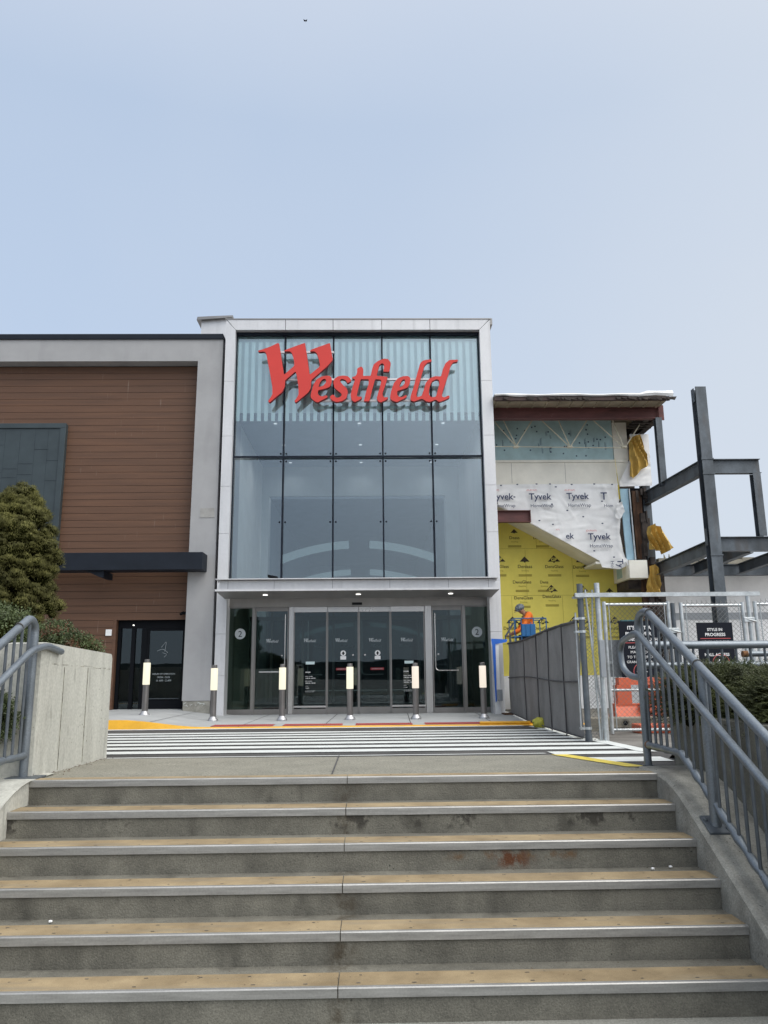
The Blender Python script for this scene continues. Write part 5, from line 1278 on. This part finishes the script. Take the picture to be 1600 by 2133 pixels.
part('fabric_hem', b, m_screend, sf1, True)
for y in (YN+1.15, YN+2.3, YN+3.5, YN+5.0):
    b = MB(); b.tube([(xf(y)-.045, y, -.12), (xf(y)-.045+.01*sin(y*3), y+.03, .6), (xf(y)-.045, y, ztf(y)+.01)], .009, 6); part('post', b, m_screend, sf1, True)
b = MB(); b.tube([(XN, YN, FZ), (XN, YN, 1.80)], .037, 12); b.tube([(XN, YN, FZ), (XN, YN, FZ+.1)], .043, 12); part('end_post', b, m_galvd, sf1, True)
b = MB()
for z_ in (1.62, 1.36, 1.2, .06): b.tube([(XN, YN, z_), (XN, YN, z_+.03)], .046, 10); b.box(XN-.09, XN+.03, YN-.02, YN+.05, z_, z_+.025)
part('clamp', b, m_galvb, sf1)
b = MB(); b.tube([(XN-.07, YN+.05, 0.05), (XN-.06, YN+.05, 1.45)], .010, 6); part('tension_bar', b, m_galvb, sf1, True)
# corner bay with mesh between the two posts
cbay = thing('fence_corner_bay', 'narrow bare chain-link bay between two posts at the fence corner', 'fence', (XN+.13, YN, FZ))
X2 = fp2.x; 
b = MB(); b.tube([(X2, YN, FZ), (X2, YN, 1.81)], .032, 12); part('post', b, m_galvb, cbay, True)
b = MB(); b.tube([(XN+.07, YN+.02, 1.73), (XN+.13, YN+.02, .75), (XN+.15, YN+.02, FZ)], .012, 8); part('tension_bar', b, m_galvb, cbay, True)
b = MB(); b.tube([(X2-.05, YN+.03, 1.73), (XN+.12, YN+.03, .9), (XN+.19, YN+.03, .3), (X2-.045, YN+.03, FZ)], .011, 8); part('tension_bar', b, m_galvb, cbay, True)
b = MB(); wire(b, XN+.03, X2-.03, FZ+.02, 1.73, YN+.04, .045, .0017); wire(b, XN+.05, X2-.03, FZ+.02, 1.3, YN+.055, .052, .0015); part('wire_mesh', b, m_mesh, cbay)
b = MB()
for z_ in (1.5, 1.22, .95, .2): b.tube([(X2, YN, z_), (X2, YN, z_+.02)], .038, 10)
part('clamp', b, m_galvb, cbay)
gtop = lambda px, py: aY(px, py, YG_)
p = gtop(1197, 1240); q = gtop(1580, 1237)
b = MB(); b.bar((aY(1197, 1240, YN-.05).x, YN-.06, aY(1197, 1240, YN-.05).z), (aY(1580, 1237, YN-.05).x, YN-.06, aY(1580, 1237, YN-.05).z), .05, .05)
part('top_bar', b, m_galvb, cbay)
def gate(name, pxl, pxr, ytop, label, cat, open_=True, spikes=False, group=None):
    a, c = gtop(pxl, ytop), gtop(pxr, ytop); zt_ = a.z; zb_ = road_z(YG_)+.06
    o = thing(name, label, cat, ((a.x+c.x)/2, YG_, zb_-.06), group)
    b = MB(); b.tube([(a.x, YG_, zb_-.05), (a.x, YG_, zt_+.03)], .027, 10); b.tube([(c.x, YG_, zb_-.05), (c.x, YG_, zt_+.03)], .027, 10)
    part('upright', b, m_galvb, o, True)
    b = MB(); b.tube([(a.x+.02, YG_, zt_-.01), (c.x-.02, YG_, zt_-.01)], .021, 10); b.tube([(a.x+.02, YG_, zb_), (c.x-.02, YG_, zb_)], .021, 10)
    part('rail', b, m_galvb, o, True)
    b = MB(); b.tube([(a.x+.06, YG_-.02, zb_), (a.x+.06, YG_-.02, zt_)], .007, 6); b.tube([(c.x-.06, YG_-.02, zb_), (c.x-.06, YG_-.02, zt_)], .007, 6)
    part('tension_bar', b, m_galvb, o, True)
    b = MB(); wire(b, a.x+.03, c.x-.03, zb_-.02, zt_+(.02 if not spikes else .04), YG_-.018, .068, .0023)
    if spikes:
        x = a.x+.08
        while x < c.x-.05: b.tube([(x, YG_-.018, zt_), (x+.004, YG_-.018, zt_+.065)], .0022, 4); x += .068
    part('wire_mesh', b, m_mesh, o)
    return o, a, c
G1, ga, gc = gate('chain_link_gate', 1258, 1391, 1258, 'chain-link gate in front of the orange barrier', 'gate')
b = MB(); b.tube([(ga.x+.01, YG_, .48), (gc.x, YG_, .48)], .018, 8); part('mid_rail', b, m_galvb, G1, True)
b = MB(); u, v = aY(1250, 1333, YG_-.06), aY(1263, 1411, YG_-.06); u, v = aY(1248, 1333, YN-.09), aY(1264, 1411, YN-.09); b.box(u.x, v.x, YN-.10, YN-.06, v.z, u.z, .004); lk0 = part('lock_cover', b, m_galbox, G1); b = MB(); u, v = aY(1266, 1333, YG_+.04), aY(1301, 1410, YG_+.04); b.box(u.x, v.x+.05, YG_+.035, YG_+.045, v.z, u.z); lk = part('lock_plate', b, m_galbox, G1)
b = MB(); u = aY(1273, 1380, YG_); b.box(u.x-.02, u.x+.03, YG_-.0, YG_+.034, u.z-.02, u.z+.02, .005); part('lock_knob', b, m_galvb, lk)
G2, g2a, g2c = gate('chain_link_fence', 1418, 1546, 1260, 'chain-link panel carrying the sign with the arrow', 'fence', spikes=True, group='chain-link panels beyond the gate')
G3, g3a, g3c = gate('chain_link_fence', 1572, 1700, 1257, 'chain-link panel at the right edge of the photo', 'fence', spikes=True, group='chain-link panels beyond the gate')
fpst = [(1401, 1262, m_galvd), (1556, 1232, m_galvb)]
FL = ['dark fence post between the gate and the signed panel', 'tall zinc fence post between the two spiked panels']
for i, (px, py, mm) in enumerate(fpst):
    u = aY(px, py, YG_); o = thing('fence_post', FL[i], 'post', (u.x, YG_, road_z(YG_)), 'fence posts of the temporary fence')
    b = MB(); b.tube([(u.x, YG_, road_z(YG_)), (u.x, YG_, max(u.z, 1.66))], .03, 12); part('pipe', b, mm, o, True)
    b = MB()
    for z_ in ((1.28,) if i == 0 else (1.42,)):
        b.box(u.x-.1, u.x+.05, YG_-.045, YG_-.02, z_-.035, z_+.035, .006); b.tube([(u.x-.1, YG_-.03, z_+.02), (u.x+.07, YG_-.06, z_-.03)], .01, 6)
    part('latch', b, m_galvb, o)
# ================================================================= SIGNS
def sign(px, w_px, label, lines, arrow=None, seed=0):
    (x0, yt), (x1, yb) = px; ys_ = YG_-.10
    a, c = aY(x0, yt, ys_), aY(x1, yb, ys_); X0, X1, Zt, Zb = a.x, a.x+w_px, a.z, c.z
    o = thing('notice_board', label, 'sign', ((X0+X1)/2, ys_, Zb), 'charcoal notices on the chain-link fence')
    b = MB(); b.box(X0, X1, ys_, ys_+.008, Zb, Zt, .002); part('board', b, m_sign, o)
    b = MB(); g2_ = MB(); r2 = MB()
    for s_, dz, wd, gy in lines:
        if s_ == '-': r2.box(X0+.04, X1-.04, ys_-.003, ys_-.001, Zt-dz, Zt-dz+.008)
        else: put_text(g2_ if gy == 2 else b, s_, (X0+X1)/2, Zt-dz, ys_-.003, width=wd, bold=.022 if gy == 0 else 0)
    if arrow:
        ax, az = arrow; X, Z_ = (X0+X1)/2+ax, Zt-az
        for p, q in (((.07, 0), (-.07, 0)), ((-.07, 0), (-.02, .045)), ((-.07, 0), (-.02, -.045))): b.bar((X+p[0], ys_-.004, Z_+p[1]), (X+q[0], ys_-.004, Z_+q[1]), .003, .014)
        for i in range(28):
            t, t2 = 2*pi*i/28, 2*pi*(i+1)/28; r2.bar((X+.115*cos(t), ys_-.003, Z_+.115*sin(t)), (X+.115*cos(t2), ys_-.003, Z_+.115*sin(t2)), .002, .008)
    part('lettering', b, m_ink, o)
    if g2_.v: part('grey_lettering', g2_, m_inkg, o)
    part('red_mark', r2, m_redp, o)
sign(((1288, 1294), (1296, 1411)), .56, 'charcoal notice in front of the orange barrier beginning IT\'S JUST A PHASE',
     [("IT'S JUST A", .115, .33, 0), ("PHASE WE'RE", .195, .39, 0), ('GOING THROUGH', .27, .49, 0), ('-', .30, 0, 0), ('PLEASE ENTER', .375, .33, 1), ('MALL NEXT', .44, .28, 1), ('TO THEATER OR', .505, .38, 1), ('GRAND LUX CAFE', .57, .40, 1)], (.0, .685))
sign(((1450, 1297), (1460, 1398)), .50, 'charcoal notice reading STYLE IN PROGRESS above the yews',
     [('STYLE IN', .115, .21, 0), ('PROGRESS', .185, .28, 0), ('-', .222, 0, 0), ("YOU'LL LOVE OUR", .275, .38, 2), ('NEW LOOK', .345, .24, 2), ('MALL ACCESS', .455, .34, 0)], (.05, .55))

# ================================================================= BARRIERS, BLOCK
def barrier(x0, x1, y, z0, z1, label, win=True):
    o = thing('water_barrier', label, 'barrier', ((x0+x1)/2, y, z0), 'orange plastic barriers behind the gate')
    H_ = z1-z0; W_ = x1-x0
    b = MB()
    # jersey profile, wide foot and narrow top
    prof = [(y-.26, z0), (y+.26, z0), (y+.26, z0+H_*.2), (y+.12, z0+H_*.45), (y+.09, z1), (y-.09, z1), (y-.12, z0+H_*.45), (y-.26, z0+H_*.2)]
    if win:
        wx0, wx1 = x0+W_*.14, x0+W_*.29; wz0, wz1 = z0+H_*.50, z0+H_*.86
        b.prism(prof[:1]+prof[1:4]+[(y+.12, z0+H_*.5), (y-.12, z0+H_*.5)]+prof[6:], 'x', x0, x1)
        for xa, xb in ((x0+.06, wx0), (wx1, x0+W_*.66), (x0+W_*.82, x1)): b.prism([(y-.115, wz0+.001), (y+.115, wz0+.001), (y+.095, wz1), (y-.095, wz1)], 'x', xa, xb)
        b.prism([(y-.095, wz1+.001), (y+.095, wz1+.001), (y+.08, z1), (y-.08, z1)], 'x', x0+.1, x1)
    else: b.box(x0, x1, y-.26, y+.1, z0, z1, .015)
    part('shell', b, m_org, o)
    b = MB()
    for k in range(3): b.box(x0+W_*.3+k*.03, x1-.05, y-.265-.004*k, y-.2, z0+H_*(.12+.1*k), z0+H_*(.12+.1*k)+.012)
    b.prism([(x0+W_*.18, z0+H_*.5), (x0+W_*.26, z0+H_*.5), (x0+W_*.46, z0+H_*.1), (x0+W_*.38, z0+H_*.1)], 'y', y-.28, y-.13)
    part('rib', b, m_org, o)
    return o
YBR = 12.3
a, c = aY(1272, 1412, YBR), aY(1420, 1495, YBR)
barrier(a.x, a.x+2.0, YBR, -.16, a.z, 'large orange plastic barrier with square openings behind the notice')
a, c = aY(1322, 1508, 11.15), aY(1392, 1541, 11.15)
barrier(a.x, c.x, 11.2, road_z(11.2), a.z, 'small orange plastic block low behind the gate foot', False)
a, c = aY(1228, 1496, 11.6), aY(1385, 1535, 11.6)
b = MB(); b.box(a.x, c.x+.3, 11.6, 11.9, -.13, a.z, .015)
tb = thing('timber_block', 'long weathered beige block with round hole under the orange barrier', 'block', ((a.x+c.x)/2, 11.75, -.13)); part('beam', b, m_timb, tb)
b = MB(); hp = aY(1303, 1506, 11.6); b.tube([(hp.x, 11.592, hp.z), (hp.x, 11.599, hp.z)], .035, 12); part('knot_hole', b, m_black, tb, True)
b = MB(); b.tube([(hp.x, 11.588, hp.z), (hp.x, 11.5985, hp.z)], .055, 14, False); b.box(a.x, c.x+.3, 11.594, 11.5995, a.z-.14, a.z-.135); part('knot_ring', b, m_rwall, tb, True)
# step ladder behind sign
ld = thing('step_ladder', 'teal step ladder leaning behind the charcoal notice', 'ladder', (5.0, 15.0, -.18))
b = MB(); u = aY(1292, 1295, 15.0); b.bar((u.x-.25, 15.0, -.18), (u.x+.05, 15.0, u.z), .06, .03); b.bar((u.x+.35, 15.0, -.18), (u.x+.3, 15.0, u.z), .06, .03); b.bar((u.x, 15.0, u.z), (u.x+.35, 15.0, u.z), .1, .06); part('rail', b, m_teal, ld)
b = MB()
for i in range(6):
    t = i/6; b.bar((u.x-.22+.27*t, 15, -.1+(u.z)*t), (u.x+.33-.03*t, 15, -.1+u.z*t), .08, .02)
part('rung', b, m_galvb, ld)

# white door panel with blue sheet next to the portal
bd = thing('white_board', 'white upright board with blue sheet beside the portal base', 'board', (3.0, 17.0, -.17))
a, c = aY(1027, 1340, 17.0), aY(1044, 1480, 17.0)
b = MB(); b.box(a.x, c.x, 17.0, 17.04, -.16, a.z, .004); part('panel', b, m_wrap, bd)
b = MB(); X_ = a.x-.04; Zt = a.z; b.prism([(X_, Zt+.10), (X_+.36, Zt+.08), (X_+.33, Zt+.02), (X_+.09, Zt-.02), (X_+.075, .12), (X_+.05, .08), (X_+.02, Zt-.05)], 'y', 16.975, 16.99); part('blue_sheet', b, m_tape, bd)
b = MB(); b.box(2.8, 3.2, 16.6, 17.0, -.165, -.13); part('timber_sill', b, m_wood, bd)
b = MB(); u = aY(1041, 1448, 16.9); b.box(u.x-.05, u.x+.05, 16.8, 16.9, u.z-.12, u.z+.12, .006); b.box(u.x-.025, u.x+.025, 16.79, 16.7995, u.z-.07, u.z+.05); single('junction_box', b, m_galbox, 'grey electrical box at the far end of the screened fence', 'electrical box')
# hose, bag and caster on the kerb
b = MB(); ps = [aZ(px, py, -.16) for px, py in ((1000, 1508), (1040, 1507), (1080, 1505), (1112, 1504))]
b.tube([(p.x, 13.98, -.145) for p in ps]+[(ps[-1].x+.3, 13.9, -.14)], .028, 8); single('yellow_hose', b, m_yel, 'flat yellow hose along the kerb by the fence', 'hose')
u = aR(1130, 1517); bb = blob((u.x, u.y+.12, road_z(u.y)+.075), (.135, .12, .085), 3, .35, 3)
single('sand_bag', bb, m_sack, 'round yellow-green bag on the road by the fence foot', 'bag', smooth=True)
b = MB(); u = aR(1163, 1515); b.tube([(u.x-.02, u.y, road_z(u.y)+.05), (u.x+.02, u.y, road_z(u.y)+.05)], .05, 14); b.box(u.x-.03, u.x+.03, u.y-.03, u.y+.08, road_z(u.y)+.08, road_z(u.y)+.12); part('caster_wheel', b, m_black, sf1)

# ================================================================= WORKER AND LIFT
YL = 18.55
lp_ = aY(1098, 1330, YL)
lf = thing('boom_lift', 'blue boom lift basket against the yellow sheathing', 'lift', (lp_.x, YL, -.18))
zP = .62
bx0, bx1 = aY(1066, 1300, YL).x, aY(1131, 1300, YL).x
zr = aY(1098, 1290, YL).z
b = MB()
for y_ in (YL-.35, YL+.35):
    for z_ in (zr, zr-.42): b.tube([(bx0, y_, z_), (bx1, y_, z_)], .013, 8)
    for x in (bx0, bx0+.16, bx1-.3, bx1): b.tube([(x, y_, zP), (x, y_, zr)], .013, 8)
for x in (bx0, bx1):
    for z_ in (zr, zr-.42): b.tube([(x, YL-.35, z_), (x, YL+.35, z_)], .013, 8)
part('guard_rail', b, m_blue, lf, True)
b = MB(); a, c = aY(1086, 1300, YL-.37), aY(1116, 1325, YL-.37); b.box(a.x, c.x, YL-.40, YL-.37, c.z, a.z, .008); b.box(a.x+.1, a.x+.12, YL-.415, YL-.401, c.z, a.z); b.box(c.x-.12, c.x-.1, YL-.415, YL-.401, c.z, a.z+.04); part('control_panel', b, m_blue, lf)
b = MB(); b.box(bx0, bx1, YL-.35, YL+.35, zP-.05, zP); part('platform', b, m_galvd, lf)
b = MB(); b.bar((lp_.x-.1, YL+.1, zP-.05), (lp_.x+.4, YL+.1, .3), .12, .14); b.box(lp_.x-.35, lp_.x+.75, YL-.3, YL+.5, .0, .32, .03); part('boom', b, m_blue, lf)
b = MB()
for x in (lp_.x-.15, lp_.x+.6):
    for y_ in (YL-.42, YL+.52): b.tube([(x, y_, .03), (x, y_+.1, .03)], .2, 18)
part('wheel', b, m_black, lf, True)
b = MB(); a = aY(1050, 1325, YL); b.bar((a.x, YL-.2, a.z-.02), (bx0, YL-.2, zr-.1), .05, .04); b.bar((a.x, YL-.2, a.z-.1), (a.x, YL-.2, a.z+.02), .03); b.bar((a.x+.12, YL-.2, a.z-.35), (a.x+.12, YL-.2, a.z+.02), .03); part('side_arm', b, m_galvd, lf)

def skin_body(name, J, E, mat, parent, root=0, sub=2):
    me = bpy.data.meshes.new(name); me.from_pydata([Vector(j[0]) for j in J], E, [])
    o = bpy.data.objects.new(name, me); COL.objects.link(o)
    md = o.modifiers.new('s', 'SKIN'); 
    for i, j in enumerate(J):
        v = me.skin_vertices[0].data[i]; r_ = j[1]; v.radius = (r_, r_) if not isinstance(r_, tuple) else r_; v.use_root = (i == root)
    md2 = o.modifiers.new('u', 'SUBSURF'); md2.levels = sub; md2.render_levels = sub
    ev = bpy.data.meshes.new_from_object(o.evaluated_get(bpy.context.evaluated_depsgraph_get()))
    bpy.data.objects.remove(o); ev.materials.clear(); ev.materials.append(mat)
    ev.polygons.foreach_set('use_smooth', [True]*len(ev.polygons))
    loc = wloc(parent); ev.transform(Matrix.Translation(-loc))
    q = bpy.data.objects.new(name, ev); COL.objects.link(q); q.parent = parent; return q
hp = aY(1080, 1268, YL-.05)
wx, wy, wz = hp.x+.12, YL-.05, zP
pr_ = thing('person', 'worker in orange shirt and patterned hard hat looking down in the lift basket', 'person', (wx, wy, wz))
V = lambda x, y, z: (wx+x, wy+y, wz+z)
hz = hp.z-wz
J = [(V(.06, 0, .92), .15), (V(.08, 0, 1.18), .14), (V(.10, 0, hz-.20), .13), (V(.03, -.01, hz-.10), .06), (V(-.06, -.02, hz-.06), .075), (V(-.09, -.03, hz-.0), .085),
     (V(.10, -.19, hz-.14), .065), (V(-.10, -.24, hz-.50), .05), (V(-.27, -.20, hz-.56), .036), (V(.10, .19, hz-.14), .065), (V(-.08, .22, hz-.50), .05), (V(-.26, .15, hz-.60), .036),
     (V(.06, -.10, .85), .10), (V(.03, -.11, .47), .07), (V(.06, -.11, .08), .05), (V(-.08, -.12, .04), .045), (V(.06, .10, .85), .10), (V(.02, .11, .47), .07), (V(.06, .11, .08), .05), (V(-.08, .12, .04), .045),
     (V(-.34, -.20, hz-.58), .030), (V(-.33, .15, hz-.62), .030)]
E_ = [(0, 1), (1, 2), (2, 3), (3, 4), (4, 5), (2, 6), (6, 7), (7, 8), (2, 9), (9, 10), (10, 11), (0, 12), (12, 13), (13, 14), (14, 15), (0, 16), (16, 17), (17, 18), (18, 19), (8, 20), (11, 21)]
body = skin_body('body', J, E_, m_skin, pr_)
SJ = [(J[0][0], .165), (J[1][0], .158), (V(.10, 0, hz-.17), .14), (J[6][0], .08), (J[7][0], .066), (J[8][0], .05), (J[9][0], .08), (J[10][0], .066), (J[11][0], .05)]
skin_body('shirt', SJ, [(0, 1), (1, 2), (2, 3), (3, 4), (4, 5), (2, 6), (6, 7), (7, 8)], m_hiv, pr_)
TJ = [(V(.06, 0, .90), .162), (J[12][0], .12), (J[13][0], .085), (V(.06, -.11, .12), .07), (J[16][0], .12), (J[17][0], .085), (V(.06, .11, .12), .07)]
skin_body('trousers', TJ, [(0, 1), (1, 2), (2, 3), (0, 4), (4, 5), (5, 6)], m_trou, pr_)
b = MB()
hb = blob((0, 0, 0), (.118, .102, .095), 3, 0, 1); mt = Matrix.Translation(V(-.095, -.02, hz+.02)) @ Matrix.Rotation(radians(-28), 4, 'Y')
b.add([mt @ v for v in hb.v], hb.f); br2 = blob((0, 0, 0), (.15, .115, .012), 2, 0, 1); b.add([mt @ (v+Vector((-.03, 0, -.04))) for v in br2.v], br2.f)
part('hard_hat', b, m_camo, pr_, True)
for hy, hzz, sx in ((-.20, hz-.585, 1), (.15, hz-.625, 1)):
    for k in range(4):
        y_ = hy-.03+.02*k; Lf = (.055, .065, .062, .05)[k]
        skin_body('finger', [(V(-.35, y_, hzz), .011), (V(-.35-Lf*.6, y_, hzz-.005), .010), (V(-.35-Lf*.9, y_, hzz-.03), .008)], [(0, 1), (1, 2)], m_skin, body, sub=1)
    skin_body('thumb', [(V(-.32, hy+.035, hzz), .012), (V(-.35, hy+.055, hzz-.01), .010), (V(-.375, hy+.055, hzz-.025), .008)], [(0, 1), (1, 2)], m_skin, body, sub=1)
b = MB(); b.tube([V(.02, -.13, 1.0), V(.0, -.165, hz-.36), V(.01, -.13, hz-.17), V(.09, -.10, hz-.18), V(.14, -.1, hz-.4)], .022, 8); b.tube([V(-.02, .12, 1.0), V(-.02, .15, hz-.36), V(.0, .12, hz-.17)], .022, 8); b.tube([V(-.1, -.13, hz-.36), V(-.12, 0, hz-.36), V(-.1, .13, hz-.36)], .022, 8)
part('harness', b, m_trou, pr_, True)
b = MB()
for s_ in (-1, 1):
    bm = bmesh.new(); bmesh.ops.create_uvsphere(bm, u_segments=8, v_segments=6, radius=.012); b.bm(bm, Matrix.Translation(V(-.205, -.02+.035*s_, hz-.045)))
part('eye', b, m_black, body, True)
b = MB(); b.add([V(-.20, -.04, hz-.02), V(-.20, .0, hz-.02), V(-.235, -.02, hz-.045), V(-.185, -.02, hz-.065)], [(0, 1, 2), (0, 2, 3), (1, 3, 2), (0, 3, 1)]); part('nose', b, m_skin, body)

# ================================================================= LITTER, PEBBLES, BIRD
b = MB(); random.seed(77)
for i in range(46):
    k = random.choice(range(6)); x = random.uniform(XL+.1, XR-.1); z_ = -R_*k; y = 5.935-G_*k+random.uniform(.03, .28 if k else .2)
    sz_ = random.uniform(.004, .011); b.add([(x+random.uniform(-1, 1)*sz_, y+random.uniform(-1, 1)*sz_, z_+.0065+random.uniform(0, .003)) for _ in range(4)], [(0, 1, 2), (0, 2, 3)])
for i in range(60):
    y = random.uniform(6.1, 7.7); x = -2.55+abs(random.gauss(0, .06)); sz_ = random.uniform(.006, .018)
    z_ = -.018*max(0, y-6)+.004; b.add([(x+random.uniform(-1, 1)*sz_, y+random.uniform(-1, 1)*sz_, z_+random.uniform(0, .01)) for _ in range(4)], [(0, 1, 2), (0, 2, 3)])
for i in range(50):
    x = random.uniform(2.13, 2.48); y = random.uniform(4.6, 6.3); sz_ = random.uniform(.003, .008); z_ = cz(y)+.003
    b.add([(x+random.uniform(-1, 1)*sz_, y+random.uniform(-1, 1)*sz_, z_+random.uniform(0, .006)) for _ in range(4)], [(0, 1, 2), (0, 2, 3)])
for i in range(90):
    k = random.choice(range(1, 6)); x = random.uniform(XL+.02, XR-.02); x = x if random.random() < .5 else (XR-abs(random.gauss(0, .12))-.01 if random.random() < .5 else XL+abs(random.gauss(0, .12))+.01)
    y = 5.935-G_*k+G_-random.uniform(.0, .03)+.008; z_ = -R_*k; sz_ = random.uniform(.003, .009)
    b.add([(x+random.uniform(-1, 1)*sz_, y-.012+random.uniform(-1, 0)*sz_, z_+.002+random.uniform(0, .006)) for _ in range(4)], [(0, 1, 2), (0, 2, 3)])
single('leaf_litter', b, m_wood, kind='stuff')
b = MB(); random.seed(78)
for px, py, zz_ in ((105, 1920, -.66), (1397, 1806, -.495), (1360, 1810, -.495)):
    u = aZ(px, py, zz_+.01); bm = bmesh.new(); bmesh.ops.create_icosphere(bm, subdivisions=1, radius=.011); b.bm(bm, Matrix.Translation((u.x, u.y, zz_+.012)) @ Matrix.Diagonal((1.2, 1, .7, 1)))
single('paper_scraps', b, m_ink, kind='stuff')
u = EYEP + ray(636, 42)*60
b = MB(); b.add([u, u+Vector((.16, 0, .10)), u+Vector((.10, .1, -.03)), u+Vector((-.16, 0, .12)), u+Vector((-.10, .1, -.02)), u+Vector((0, .3, -.03)), u+Vector((.02, -.12, .0)), u+Vector((0, .05, -.06))], [(0, 1, 2), (0, 3, 4), (0, 5, 7), (0, 6, 7), (0, 2, 7), (0, 4, 7)])
single('bird', b, m_black, 'tiny dark bird flying high in the pale sky', 'bird')
